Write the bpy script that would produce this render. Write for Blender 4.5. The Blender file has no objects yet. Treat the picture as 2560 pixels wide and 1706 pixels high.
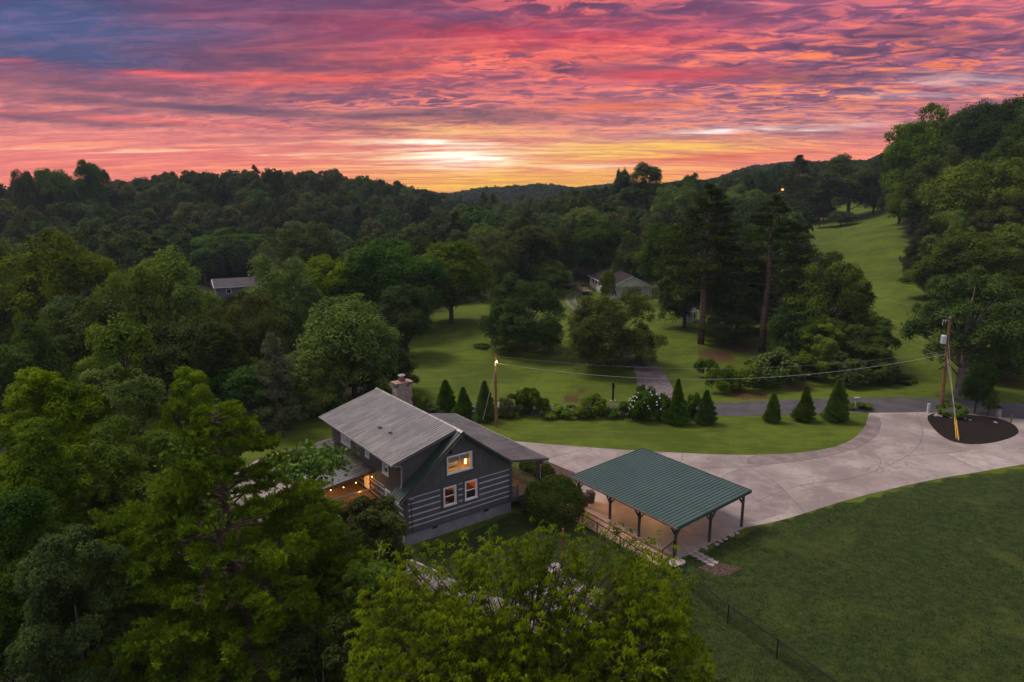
import bpy, bmesh, math, random
import numpy as np
from mathutils import Vector, Matrix
from mathutils.geometry import tessellate_polygon
R_ = math.radians
SC = bpy.context.scene
COL = SC.collection

# ------------------------------------------------------------------ camera
CAMH = 25.0
PITCH = R_(12.166)
cd = bpy.data.cameras.new("camera"); cam = bpy.data.objects.new("camera", cd); COL.objects.link(cam)
cam.location = (0, 0, CAMH); cam.rotation_euler = (math.pi/2 - PITCH, 0, 0)
cd.sensor_width = 36; cd.lens = 24.005; cd.clip_start = 0.2; cd.clip_end = 6000
SC.camera = cam
SC.view_settings.view_transform = 'Standard'; SC.view_settings.look = 'None'
SC.view_settings.exposure = 0.0; SC.view_settings.gamma = 1.0
SC.cycles.max_bounces = 6; SC.cycles.diffuse_bounces = 3; SC.cycles.glossy_bounces = 2
SC.cycles.transmission_bounces = 4; SC.cycles.transparent_max_bounces = 6; SC.cycles.volume_bounces = 0
SC.cycles.sample_clamp_indirect = 4.0
SC.cycles.use_denoising = True

# ------------------------------------------------------------------ node helpers
class G:
    """small expression builder on a node tree"""
    def __init__(s, nt): s.nt = nt; s.L = nt.links
    def n(s, t, **kw):
        nd = s.nt.nodes.new(t)
        for k, v in kw.items(): setattr(nd, k, v)
        return nd
    def put(s, sock, v):
        if isinstance(v, bpy.types.NodeSocket): s.L.new(v, sock)
        elif isinstance(v, (tuple, list)) and len(v) == 3 and sock.type == 'RGBA': sock.default_value = (*v, 1)
        else: sock.default_value = v
    def m(s, op, a, b=None, c=None):
        nd = s.n('ShaderNodeMath', operation=op)
        for i, v in enumerate((a, b, c)):
            if v is not None: s.put(nd.inputs[i], v)
        return nd.outputs[0]
    def add(s, a, b): return s.m('ADD', a, b)
    def sub(s, a, b): return s.m('SUBTRACT', a, b)
    def mul(s, a, b): return s.m('MULTIPLY', a, b)
    def div(s, a, b): return s.m('DIVIDE', a, b)
    def sm(s, x, a, b, lo=0.0, hi=1.0):
        nd = s.n('ShaderNodeMapRange', interpolation_type='SMOOTHSTEP')
        for i, v in enumerate((x, a, b, lo, hi)): s.put(nd.inputs[i], v)
        return nd.outputs[0]
    def lin(s, x, a, b, lo=0.0, hi=1.0):
        nd = s.n('ShaderNodeMapRange')
        for i, v in enumerate((x, a, b, lo, hi)): s.put(nd.inputs[i], v)
        return nd.outputs[0]
    def mix(s, f, a, b, blend='MIX'):
        nd = s.n('ShaderNodeMix', data_type='RGBA', blend_type=blend)
        s.put(nd.inputs[0], f); s.put(nd.inputs[6], a); s.put(nd.inputs[7], b)
        return nd.outputs[2]
    def comb(s, x, y, z):
        nd = s.n('ShaderNodeCombineXYZ')
        for i, v in enumerate((x, y, z)): s.put(nd.inputs[i], v)
        return nd.outputs[0]
    def sep(s, v):
        nd = s.n('ShaderNodeSeparateXYZ'); s.put(nd.inputs[0], v); return nd.outputs
    def noise(s, vec, scale=1.0, detail=4.0, rough=0.5, dist=0.0, color=False):
        nd = s.n('ShaderNodeTexNoise')
        if vec is not None: s.put(nd.inputs['Vector'], vec)
        s.put(nd.inputs['Scale'], scale); s.put(nd.inputs['Detail'], detail)
        s.put(nd.inputs['Roughness'], rough); s.put(nd.inputs['Distortion'], dist)
        return nd.outputs['Color' if color else 'Fac']
    def ramp(s, x, stops):
        nd = s.n('ShaderNodeValToRGB'); s.put(nd.inputs[0], x)
        el = nd.color_ramp.elements
        while len(el) < len(stops): el.new(0.5)
        for e, (p, c) in zip(el, stops): e.position = p; e.color = (*c, 1)
        return nd.outputs[0]
    def gauss(s, a, b):
        """exp(-(a^2+b^2))"""
        r = s.add(s.mul(a, a), s.mul(b, b))
        return s.m('EXPONENT', s.mul(r, -1.0))

# ------------------------------------------------------------------ world: dusk sky with lit clouds
def build_world():
    w = bpy.data.worlds.new("World"); SC.world = w; w.use_nodes = True
    nt = w.node_tree; nt.nodes.clear(); g = G(nt)
    tc = g.n('ShaderNodeTexCoord').outputs['Generated']
    x, y, z = g.sep(tc)
    hl = g.m('SQRT', g.add(g.mul(x, x), g.mul(y, y)))
    hl = g.m('MAXIMUM', hl, 0.02)
    E = g.div(g.div(z, hl), 0.257)                 # 1 = about 14 degrees up
    T = g.div(g.m('ARCTAN2', x, y), 0.645)          # azimuth, +-1 = about 37 degrees
    zz = g.add(g.m('MAXIMUM', z, 0.0), 0.085)
    U = g.div(x, zz); V = g.div(y, zz)
    # broad masses, streaks, ripples
    Vt = g.add(V, g.mul(U, 0.12))
    n1 = g.noise(g.comb(g.mul(U, 0.55), g.mul(Vt, 1.25), 3.1), 1.0, 8.0, 0.60, 0.5)
    n2 = g.noise(g.comb(g.mul(U, 0.80), g.mul(V, 3.6), 9.7), 1.0, 9.0, 0.66, 0.7)
    n3 = g.noise(g.comb(g.mul(U, 5.6), g.mul(Vt, 8.6), 1.3), 1.0, 8.0, 0.64, 0.8)
    n4 = g.noise(g.comb(g.mul(U, 0.7), g.mul(V, 0.9), 5.5), 1.0, 3.0, 0.5, 0.3)
    n5 = g.noise(g.comb(g.mul(U, 1.7), g.mul(Vt, 3.2), 7.9), 1.0, 7.0, 0.62, 0.6)
    def blob(t, e, wt, we, sl=0.0, jig=0.0):
        ee = g.add(g.sub(E, e), g.mul(g.sub(T, t), sl))
        if jig: ee = g.add(ee, g.mul(g.sub(n5, .5), jig))
        return g.gauss(g.div(g.sub(T, t), wt), g.div(ee, we))
    inv = lambda a: g.sub(1.0, a)
    Ew = g.add(E, g.add(g.mul(g.sub(n1, 0.5), 0.22), g.mul(g.sub(n2, .5), .12)))
    base = g.ramp(g.lin(Ew, 0.0, 1.25), [
        (0.00, (0.95, 0.28, 0.19)), (0.12, (0.95, 0.245, 0.20)), (0.24, (0.87, 0.27, 0.24)),
        (0.38, (0.74, 0.22, 0.24)), (0.52, (0.74, 0.17, 0.20)), (0.66, (0.70, 0.105, 0.15)),
        (0.80, (0.36, 0.085, 0.16)), (1.00, (0.20, 0.080, 0.175))])
    viol = g.mul(g.sm(g.add(T, g.mul(g.sub(n1, .5), .9)), 0.04, -0.36), g.sm(g.add(E, g.mul(g.sub(n2, .5), .40)), 0.40, 0.58))
    base = g.mix(g.mul(viol, 0.92), base, (0.165, 0.062, 0.145))
    blue = g.mul(g.sm(g.add(T, g.mul(g.sub(n1, .5), 1.2)), -0.42, -0.92), g.sm(g.add(E, g.mul(g.sub(n5, .5), .55)), 0.42, 0.66))
    base = g.mix(g.mul(blue, 0.95), base, (0.060, 0.110, 0.26))
    mau = g.mul(g.sm(T, 0.05, 0.65), g.sm(g.add(E, g.mul(g.sub(n1, .5), .6)), 0.18, 0.70))
    base = g.mix(g.mul(mau, 0.72), base, (0.34, 0.16, 0.28))
    mgc = g.mul(blob(0.42, 0.37, 0.30, 0.09, 0, .15), 0.7)
    base = g.mix(mgc, base, (0.56, 0.27, 0.29))
    band = blob(0.06, 0.80, 0.34, 0.085, 0.10, .16)
    base = g.mix(g.mul(band, 0.95), base, (0.76, 0.060, 0.105))
    band2 = g.m('MAXIMUM', blob(-0.02, 0.715, 0.34, 0.06, -.02, .16), blob(-0.36, 0.60, 0.25, 0.040, -0.20, .12))
    base = g.mix(g.mul(band2, 0.95), base, (0.95, 0.15, 0.10))
    # coral lit streaks low left and everywhere thin
    lit = g.mul(g.sm(n2, 0.49, 0.62), g.mul(inv(g.mul(blue, 0.9)), inv(g.mul(viol, 0.72))))
    litc = g.ramp(g.lin(E, 0.0, 1.0), [(0.0, (1.0, 0.38, 0.16)), (0.3, (1.0, 0.32, 0.18)), (0.6, (1.0, 0.22, 0.12)), (1.0, (0.86, 0.20, 0.20))])
    base = g.mix(g.mul(lit, 0.70), base, litc)
    strk = g.mul(g.m('MAXIMUM', blob(-0.75, 0.565, 0.40, 0.016, .03, .05), blob(-0.72, 0.345, 0.45, 0.014, .03, .05)), g.sm(n2, .40, .55))
    base = g.mix(g.mul(strk, 0.85), base, (0.92, 0.14, 0.13))
    # mottled ripples: violet shadow, coral and gold lit edges
    mot = g.m('MAXIMUM', g.m('MAXIMUM', blob(-0.24, 0.50, 0.36, 0.15), blob(0.02, 0.66, 0.22, 0.09)), g.m('MAXIMUM', blob(0.66, 0.62, 0.42, 0.28), g.mul(blob(0.2, 0.98, 0.45, .10), .9)))
    mot = g.add(0.26, g.mul(mot, 1.0))
    mot = g.mul(mot, g.sm(E, 0.16, 0.36))
    mot = g.mul(mot, inv(g.mul(g.m('MAXIMUM', blue, viol), .75)))
    base = g.mix(g.mul(mot, g.mul(g.sm(n3, 0.52, 0.42), 0.85)), base, litc)
    base = g.mix(g.mul(mot, g.mul(g.sm(g.add(g.mul(n3, .65), g.mul(n5, .35)), 0.49, 0.58), 0.92)), base, (0.215, 0.080, 0.160))
    gold = g.mul(g.sm(n3, 0.49, 0.36), blob(0.62, 0.54, 0.30, 0.17))
    base = g.mix(g.mul(gold, 0.85), base, (0.98, 0.36, 0.07))
    # darker streaky cloud
    dk = g.mul(g.sm(n1, 0.51, 0.63), g.sm(E, 0.22, 0.42))
    dk = g.mul(dk, g.mul(inv(g.mul(band, 0.9)), inv(g.mul(band2, .85))))
    base = g.mix(g.mul(dk, 0.70), base, (0.175, 0.065, 0.135))
    bank = g.m('MAXIMUM', blob(-0.62, 0.415, 0.40, 0.026, .06, .05), g.mul(blob(-0.85, 0.33, 0.22, 0.016, .03, .04), .8))
    base = g.mix(g.mul(bank, 0.92), base, (0.140, 0.065, 0.125))
    base = g.mix(g.mul(g.m('MAXIMUM', blob(-.28, .345, .14, .014, .05, .03), blob(-.80, .49, .22, .022, .02, .08)), .7), base, (0.19, 0.075, 0.13))
    topv = g.mul(g.sm(g.add(E, g.mul(g.sub(n5, .5), .5)), .78, 1.0), g.sm(n1, .42, .56))
    base = g.mix(g.mul(topv, .75), base, (0.20, 0.085, 0.20))
    # warm bands on the right
    base = g.mix(g.mul(blob(0.33, 0.605, 0.17, 0.030, .02, .06), 0.85), base, (0.82, 0.085, 0.10))
    base = g.mix(g.mul(blob(0.22, 0.455, 0.15, 0.028, -.03, .05), 0.85), base, (0.95, 0.22, 0.09))
    # gold where the sun has gone down
    st = g.sm(n2, 0.42, 0.60)
    wide = g.m('MAXIMUM', blob(0.02, 0.13, 0.40, 0.15, 0, .1), g.mul(blob(-.10, .30, .22, .10, 0, .1), .75))
    base = g.mix(g.mul(wide, g.add(0.34, g.mul(st, 0.60))), base, (1.0, 0.54, 0.12))
    base = g.mix(g.mul(blob(0.05, 0.045, 0.36, 0.070, 0, .03), g.add(.55, g.mul(st, .45))), base, (0.96, 0.58, 0.06))
    g2 = blob(0.26, 0.225, 0.28, 0.060, -.05, .08)
    base = g.mix(g.mul(g2, g.add(0.40, g.mul(st, 0.65))), base, (0.98, 0.60, 0.09))
    g1b = blob(-0.13, 0.22, 0.24, 0.085, 0, .10)
    base = g.mix(g.mul(g1b, g.mul(st, 0.9)), base, (1.0, 0.72, 0.45))
    g1 = g.m('MAXIMUM', blob(-0.115, 0.190, 0.10, 0.042, 0, .09), g.mul(blob(-0.16, 0.27, 0.12, 0.016, 0.03, .06), .8))
    base = g.mix(g.mul(g1, g.add(0.50, g.mul(st, 0.7))), base, (1.35, 1.25, 1.05))
    g2b = blob(0.20, 0.150, 0.13, 0.012, -.05, .02)
    base = g.mix(g.mul(g2b, g.add(0.45, g.mul(st, 0.5))), base, (1.25, 1.08, 0.75))
    base = g.mix(g.mul(blob(0.42, 0.185, 0.20, 0.022, -.12, .03), .8), base, (0.86, 0.17, 0.09))
    g3 = g.m('MAXIMUM', blob(0.46, 0.325, 0.17, 0.014, -.10, .06), g.mul(blob(0.66, 0.32, 0.10, 0.012, -.06, .05), .9))
    base = g.mix(g.mul(g3, g.add(.3, g.mul(st, .7))), base, (0.98, 0.86, 0.80))
    base = g.mix(g.mul(blob(0.86, 0.50, 0.16, 0.06, -.2, .15), g.mul(st, .65)), base, (0.62, 0.50, 0.54))
    base = g.mix(g.mul(blob(-0.60, 0.20, 0.34, 0.012, 0, .06), g.mul(g.sm(n2, .52, .62), .9)), base, (1.0, .66, .42))
    fine = g.noise(g.comb(g.mul(U, 2.2), g.mul(V, 9.5), 2.2), 1.0, 6.0, 0.62, 0.5)
    mod = g.mul(g.mul(g.lin(n2, .34, .66, .82, 1.16), g.lin(fine, .32, .68, .94, 1.06)), g.lin(n3, .32, .68, 1.10, .90))
    base = g.mix(1.0, base, g.comb(mod, g.m('POWER', mod, 1.25), g.m('POWER', mod, 1.05)), 'MULTIPLY')
    gm = g.n('ShaderNodeGamma'); g.put(gm.inputs[0], base); gm.inputs[1].default_value = 1.14
    base = g.mix(1.0, gm.outputs[0], (1.06, 1.05, 1.10), 'MULTIPLY')
    # above and behind the view: the pale high sky that lights the ground
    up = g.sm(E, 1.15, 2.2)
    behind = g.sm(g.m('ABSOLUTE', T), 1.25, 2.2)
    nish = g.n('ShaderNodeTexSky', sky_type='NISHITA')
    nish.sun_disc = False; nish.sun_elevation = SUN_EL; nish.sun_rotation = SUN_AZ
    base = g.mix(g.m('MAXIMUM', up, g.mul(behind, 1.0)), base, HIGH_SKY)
    nb = g.n('ShaderNodeBackground'); g.put(nb.inputs[0], nish.outputs[0]); nb.inputs[1].default_value = 0.05
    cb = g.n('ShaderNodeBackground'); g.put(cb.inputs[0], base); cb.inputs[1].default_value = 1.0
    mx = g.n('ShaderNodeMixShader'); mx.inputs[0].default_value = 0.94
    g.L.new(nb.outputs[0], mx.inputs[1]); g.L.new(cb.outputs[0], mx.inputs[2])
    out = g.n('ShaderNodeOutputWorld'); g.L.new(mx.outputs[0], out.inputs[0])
    w.cycles.sampling_method = 'MANUAL'; w.cycles.sample_map_resolution = 512
SUN_EL = R_(56); SUN_AZ = R_(-58)
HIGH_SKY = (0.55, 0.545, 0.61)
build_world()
sl = bpy.data.lights.new("sun", 'SUN'); sl.energy = 2.75; sl.angle = R_(20); sl.color = (1.0, 0.86, 0.70)
sun = bpy.data.objects.new("sun", sl); COL.objects.link(sun)
_sd = Vector((math.sin(SUN_AZ)*math.cos(SUN_EL), math.cos(SUN_AZ)*math.cos(SUN_EL), math.sin(SUN_EL)))
sun.rotation_euler = _sd.to_track_quat('Z', 'Y').to_euler()

# ------------------------------------------------------------------ photo geometry -> world points (surveyed once)
FPX = 1707.0; CP, SP = math.cos(PITCH), math.sin(PITCH)
def ray(px, py):
    X = (px-1280)/FPX; Y = -(py-853)/FPX
    return np.array([X, CP + Y*SP, -SP + Y*CP])
def at(px, py, z=0.0):
    d = ray(px, py); t = (z-CAMH)/d[2]; return np.array([0, 0, CAMH]) + d*t
def atY(px, py, Yd):
    d = ray(px, py); return np.array([0, 0, CAMH]) + d*(Yd/d[1])
def proj(P):
    P = np.asarray(P, float); v = P - np.array([0, 0, CAMH])
    zc = v[..., 1]*CP - v[..., 2]*SP; yc = v[..., 1]*SP + v[..., 2]*CP
    return 1280 + FPX*v[..., 0]/zc, 853 - FPX*yc/zc

# ------------------------------------------------------------------ object helpers
def tag(o, label=None, cat=None, group=None, kind=None):
    if label: o['label'] = label
    if cat: o['category'] = cat
    if group: o['group'] = group
    if kind: o['kind'] = kind
    return o
def thing(name, label, cat, loc=(0, 0, 0), rz=0.0, group=None):
    o = bpy.data.objects.new(name, None); COL.objects.link(o)
    o.location = loc; o.rotation_euler = (0, 0, rz); o.empty_display_size = 0.3
    return tag(o, label, cat, group)
def link(name, me, parent=None, loc=(0, 0, 0)):
    o = bpy.data.objects.new(name, me); COL.objects.link(o); o.location = loc
    if parent is not None: o.parent = parent
    return o
def np_mesh(name, V, F, mats, smooth=False, mi=None):
    """V (n,3), F (m,3|4) arrays"""
    me = bpy.data.meshes.new(name)
    V = np.asarray(V, np.float32); F = np.asarray(F, np.int32); k = F.shape[1]
    me.vertices.add(len(V)); me.vertices.foreach_set('co', V.ravel())
    me.loops.add(F.size); me.loops.foreach_set('vertex_index', F.ravel())
    me.polygons.add(len(F)); me.polygons.foreach_set('loop_start', np.arange(len(F), dtype=np.int32)*k)
    me.polygons.foreach_set('loop_total', np.full(len(F), k, np.int32))
    for mt in (mats if isinstance(mats, (list, tuple)) else [mats]): me.materials.append(mt)
    if mi is not None: me.polygons.foreach_set('material_index', np.asarray(mi, np.int32))
    me.polygons.foreach_set('use_smooth', np.full(len(F), smooth, bool))
    me.update(calc_edges=True); me.validate()
    return me

class MB:
    def __init__(s): s.v = []; s.f = []
    def face(s, *ps):
        i = len(s.v); s.v += [tuple(p) for p in ps]; s.f.append(tuple(range(i, i+len(ps))))
    def hexa(s, p):
        """8 points: bottom 4 ccw, top 4 ccw"""
        i = len(s.v); s.v += [tuple(q) for q in p]
        for a in ((3, 2, 1, 0), (4, 5, 6, 7), (0, 1, 5, 4), (1, 2, 6, 5), (2, 3, 7, 6), (3, 0, 4, 7)): s.f.append(tuple(i+k for k in a))
    def box(s, x0, x1, y0, y1, z0, z1):
        s.hexa([(x0, y0, z0), (x1, y0, z0), (x1, y1, z0), (x0, y1, z0), (x0, y0, z1), (x1, y0, z1), (x1, y1, z1), (x0, y1, z1)])
    def beam(s, p, q, w, h=None, up=(0, 0, 1)):
        h = h or w; p = Vector(p); q = Vector(q); d = (q-p).normalized(); u = Vector(up)
        if abs(d.dot(u)) > 0.98: u = Vector((1, 0, 0))
        a = d.cross(u).normalized()*(w/2); b = a.cross(d).normalized()*(h/2)
        s.hexa([p-a-b, p+a-b, q+a-b, q-a-b, p-a+b, p+a+b, q+a+b, q-a+b])
    def tube(s, pts, rad, n=8, cap=True):
        pts = [Vector(p) for p in pts]
        if not isinstance(rad, (list, tuple)): rad = [rad]*len(pts)
        base = len(s.v); ref = None
        for k, p in enumerate(pts):
            d = (pts[min(k+1, len(pts)-1)] - pts[max(k-1, 0)]).normalized()
            if ref is None: ref = Vector((1, 0, 0)) if abs(d.x) < .8 else Vector((0, 1, 0))
            a = (ref - d*ref.dot(d)).normalized(); b = d.cross(a); ref = a
            for j in range(n):
                t = 2*math.pi*j/n; s.v.append(tuple(p + (a*math.cos(t) + b*math.sin(t))*rad[k]))
        for k in range(len(pts)-1):
            for j in range(n):
                j2 = (j+1) % n; s.f.append((base+k*n+j, base+k*n+j2, base+(k+1)*n+j2, base+(k+1)*n+j))
        if cap:
            s.f.append(tuple(base+j for j in reversed(range(n)))); e = base+(len(pts)-1)*n
            s.f.append(tuple(e+j for j in range(n)))
    def poly(s, pts, holes=()):
        loops = [[Vector(p) for p in pts]] + [[Vector(p) for p in h] for h in holes]
        i = len(s.v); fl = [p for lp in loops for p in lp]; s.v += [tuple(p) for p in fl]
        for t in tessellate_polygon(loops): s.f.append(tuple(i+k for k in t))
    def slab(s, pts, z0, z1):
        """plan polygon pulled from z0 to z1"""
        a = sum(pts[k][0]*pts[(k+1) % len(pts)][1] - pts[(k+1) % len(pts)][0]*pts[k][1] for k in range(len(pts)))
        if a < 0: pts = pts[::-1]
        s.poly([(p[0], p[1], z1) for p in pts])
        for k in range(len(pts)):
            p, q = pts[k], pts[(k+1) % len(pts)]
            s.face((p[0], p[1], z0), (q[0], q[1], z0), (q[0], q[1], z1), (p[0], p[1], z1))
    def build(s, name, mat, parent=None, smooth=False, loc=(0, 0, 0), bevel=0.0, fixn=False):
        me = bpy.data.meshes.new(name); me.from_pydata(s.v, [], s.f); me.materials.append(mat)
        if fixn or bevel:
            bm = bmesh.new(); bm.from_mesh(me)
            bmesh.ops.remove_doubles(bm, verts=bm.verts, dist=1e-5)
            bmesh.ops.recalc_face_normals(bm, faces=bm.faces)
            if bevel:
                bmesh.ops.bevel(bm, geom=[e for e in bm.edges if e.calc_length() > bevel*3], offset=bevel, segments=2, affect='EDGES', profile=.6)
            bm.to_mesh(me); bm.free()
        if smooth: me.polygons.foreach_set('use_smooth', [True]*len(me.polygons))
        me.update()
        return link(name, me, parent, loc)
def lamp(name, loc, power, color, parent=None, r=0.06):
    l = bpy.data.lights.new(name, 'POINT'); l.energy = power; l.color = color; l.shadow_soft_size = r
    o = bpy.data.objects.new(name, l); COL.objects.link(o); o.location = loc
    if parent is not None: o.parent = parent
    return o

# ------------------------------------------------------------------ materials
def mat(name, col, rough=0.6, spec=0.4, var=0.25, nscale=3.0, detail=5.0, bump=0.0, bscale=None, metal=0.0, col2=None, emit=None, estr=0.0):
    mt = bpy.data.materials.new(name); mt.use_nodes = True
    g = G(mt.node_tree); b = mt.node_tree.nodes['Principled BSDF']
    b.inputs['Roughness'].default_value = rough; b.inputs['Specular IOR Level'].default_value = spec; b.inputs['Metallic'].default_value = metal
    oc = g.n('ShaderNodeTexCoord').outputs['Object']
    f = g.noise(oc, nscale, detail, 0.6)
    c2 = col2 or tuple(c*(1-var) for c in col); c1 = col if col2 else tuple(min(1, c*(1+var)) for c in col)
    g.put(b.inputs['Base Color'], g.mix(g.sm(f, 0.32, 0.68), c2, c1))
    if bump:
        bn = g.n('ShaderNodeBump'); bn.inputs['Strength'].default_value = bump; bn.inputs['Distance'].default_value = 0.03
        g.L.new(g.noise(oc, bscale or nscale*6, 4, 0.6), bn.inputs['Height']); g.L.new(bn.outputs[0], b.inputs['Normal'])
    if emit:
        b.inputs['Emission Color'].default_value = (*emit, 1); b.inputs['Emission Strength'].default_value = estr
    return mt
def leaf_mat(name, dark, light, hue_var=0.03, val_var=0.5, trans=0.30, nscale=0.35, tip=None):
    mt = bpy.data.materials.new(name); mt.use_nodes = True
    nt = mt.node_tree; nt.nodes.clear(); g = G(nt)
    oc = g.n('ShaderNodeTexCoord').outputs['Object']
    oi = g.n('ShaderNodeObjectInfo').outputs['Random']
    isl = g.n('ShaderNodeNewGeometry').outputs['Random Per Island']
    f = g.noise(oc, nscale, 3.0, 0.6)
    f = g.add(g.sm(f, 0.30, 0.72), g.mul(g.sub(isl, 0.5), 0.55))
    c = g.mix(f, dark, light)
    hs = g.n('ShaderNodeHueSaturation')
    g.put(hs.inputs['Hue'], g.add(0.5, g.mul(g.sub(oi, 0.5), hue_var*2)))
    r2 = g.m('FRACT', g.mul(oi, 7.31)); r3 = g.m('FRACT', g.mul(oi, 13.7))
    g.put(hs.inputs['Saturation'], g.lin(r3, 0, 1, 0.84, 1.10) if hue_var > .005 else 1.04)
    g.put(hs.inputs['Value'], g.lin(r2, 0, 1, 1-val_var*.6, 1+val_var))
    g.put(hs.inputs['Color'], c)
    p = g.n('ShaderNodeBsdfPrincipled'); g.L.new(hs.outputs[0], p.inputs['Base Color'])
    p.inputs['Roughness'].default_value = 0.6; p.inputs['Specular IOR Level'].default_value = 0.03
    t = g.n('ShaderNodeBsdfTranslucent'); g.L.new(hs.outputs[0], t.inputs[0])
    mx = g.n('ShaderNodeMixShader'); mx.inputs[0].default_value = trans
    g.L.new(p.outputs[0], mx.inputs[1]); g.L.new(t.outputs[0], mx.inputs[2])
    o = g.n('ShaderNodeOutputMaterial'); g.L.new(mx.outputs[0], o.inputs[0])
    return mt
M = {}
M['leaf_mid'] = leaf_mat('leaf_mid', (0.034, 0.066, 0.007), (0.122, 0.184, 0.014))
M['leaf_dark'] = leaf_mat('leaf_dark', (0.026, 0.049, 0.008), (0.069, 0.108, 0.013))
M['leaf_light'] = leaf_mat('leaf_light', (0.060, 0.112, 0.007), (0.195, 0.272, 0.015), val_var=0.20, hue_var=0.01)
M['leaf_olive'] = leaf_mat('leaf_olive', (0.048, 0.059, 0.011), (0.109, 0.131, 0.021), val_var=0.25)
M['leaf_far'] = leaf_mat('leaf_far', (0.027, 0.044, 0.011), (0.096, 0.120, 0.026), hue_var=0.045, val_var=0.60)
M['leaf_red'] = leaf_mat('leaf_red', (0.030, 0.012, 0.012), (0.060, 0.022, 0.018))
M['needle'] = leaf_mat('needle', (0.026, 0.046, 0.008), (0.077, 0.102, 0.015), trans=0.15)
M['needle_near'] = leaf_mat('needle_near', (0.060, 0.108, 0.008), (0.185, 0.270, 0.018), trans=0.2, val_var=0.1, hue_var=0.0, nscale=0.7)
M['cedar'] = leaf_mat('cedar', (0.051, 0.064, 0.027), (0.121, 0.138, 0.061), trans=0.12)
M['thuja'] = leaf_mat('thuja', (0.046, 0.090, 0.008), (0.140, 0.230, 0.016), trans=0.15, val_var=0.2, nscale=1.2)
M['whorl'] = leaf_mat('whorl', (0.036, 0.062, 0.004), (0.168, 0.216, 0.011), trans=0.25, val_var=0.0, hue_var=0.0, nscale=0.55)
M['vine'] = leaf_mat('vine', (0.040, 0.085, 0.009), (0.127, 0.200, 0.020), trans=0.25, val_var=0.15, hue_var=0.01, nscale=1.6)
M['shrub'] = leaf_mat('shrub', (0.030, 0.046, 0.008), (0.089, 0.108, 0.017), trans=0.15, val_var=0.2, nscale=1.5)
M['bark'] = mat('bark', (0.085, 0.062, 0.050), 0.9, 0.1, 0.4, 4, bump=0.6)
M['bark_pine'] = mat('bark_pine', (0.130, 0.088, 0.072), 0.9, 0.1, 0.4, 3, bump=0.6)
M['bark_pale'] = mat('bark_pale', (0.22, 0.17, 0.15), 0.9, 0.1, 0.35, 4, bump=0.5)

# ------------------------------------------------------------------ terrain height
CTRL = [(-20, 110, 0), (0, 130, .4), (15, 157, .8), (30, 150, 1.2), (-30, 160, -1.5), (50, 110, 1.0), (60, 100, 1.8), (40, 95, .6), (28, 170, 1.2),
 (97, 180, 8.0), (123, 240, 13.5), (144, 290, 17.7), (72, 130, 4.6), (110, 220, 11.5),
 (140, 180, 20), (175, 220, 36), (110, 140, 9), (150, 140, 19), (220, 300, 50), (105, 108, 5), (140, 100, 10), (90, 80, .8), (200, 110, 26), (180, 290, 34), (260, 220, 60),
 (105, 350, 20), (60, 330, 15), (160, 420, 24), (200, 400, 30),
 (40, 220, 5), (0, 200, 2), (20, 300, 7), (-40, 200, -3), (0, 400, 4), (40, 420, 10), (80, 260, 10),
 (-40, 100, -2.5), (-60, 150, -6), (-90, 110, -8), (-83, 190, -3), (-60, 60, -4.5), (-30, 20, -3), (-55, 15, -7), (-100, 60, -10), (-120, 160, -7),
 (-200, 350, 17), (-120, 350, 20), (-70, 350, 15), (-15, 360, 1), (-200, 250, 3), (-120, 250, 1), (-260, 400, 14), (-300, 320, 8), (-110, 420, 22), (-60, 450, 13), (-180, 430, 20), (-20, 480, 0),
 (60, 850, 26), (0, 800, 14), (160, 950, 30), (-60, 720, 4), (-10, 600, 0), (300, 720, 44), (250, 600, 36), (430, 900, 55), (-300, 900, 16), (-500, 600, 14), (520, 420, 75), (700, 700, 70), (330, 480, 50), (120, 640, 14), (60, 500, 8),
 (0, 1300, 8), (-900, 1300, 10), (1000, 1400, 50), (0, -150, 0), (120, -60, 1), (-120, -60, -9), (60, 0, 0), (30, -30, 0), (-600, 100, -5), (600, 100, 60), (-900, -200, 0), (900, -200, 40), (-300, 150, -8)]
_C = np.array(CTRL, float)
def _phi(d): return d
def _fit():
    P = _C[:, :2]; n = len(P)
    D = np.sqrt(((P[:, None]-P[None])**2).sum(-1)); A = np.zeros((n+3, n+3))
    A[:n, :n] = np.sqrt(D*D + 18.0**2); A[:n, n] = 1; A[:n, n+1:] = P; A[n, :n] = 1; A[n+1:, :n] = P.T
    b = np.zeros(n+3); b[:n] = _C[:, 2]
    return np.linalg.solve(A, b)
_W = _fit()
def zt(X, Y):
    X = np.atleast_1d(np.asarray(X, float)); Y = np.atleast_1d(np.asarray(Y, float))
    out = np.empty(X.shape)
    P = _C[:, :2]; n = len(P)
    for i in range(0, X.size, 20000):
        x = X.ravel()[i:i+20000]; y = Y.ravel()[i:i+20000]
        D2 = (x[:, None]-P[None, :, 0])**2 + (y[:, None]-P[None, :, 1])**2
        out.ravel()[i:i+20000] = np.sqrt(D2 + 18.0**2) @ _W[:n] + _W[n] + x*_W[n+1] + y*_W[n+2]
    # level ground round the house, the drive and the road
    dx = np.maximum(np.maximum(-30-X, X-72), 0)/1.0
    dy = np.maximum(np.maximum(26-Y, Y-86), 0)/1.0
    d = np.sqrt(dx*dx+dy*dy); t = np.clip(d/26.0, 0, 1); mm = t*t*(3-2*t)
    return out*mm
def z1(x, y): return float(zt(x, y)[0])
def onT(px, py):
    """where the ray through a photo point meets the ground"""
    d = ray(px, py); lo, hi = 15.0, 1500.0
    ts = np.linspace(15, 1200, 2400); P = np.array([0, 0, CAMH]) + d[None]*ts[:, None]
    g_ = zt(P[:, 0], P[:, 1]); k = np.argmax(P[:, 2] < g_)
    return P[k] if P[k, 2] < g_[k] else P[-1]
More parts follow.
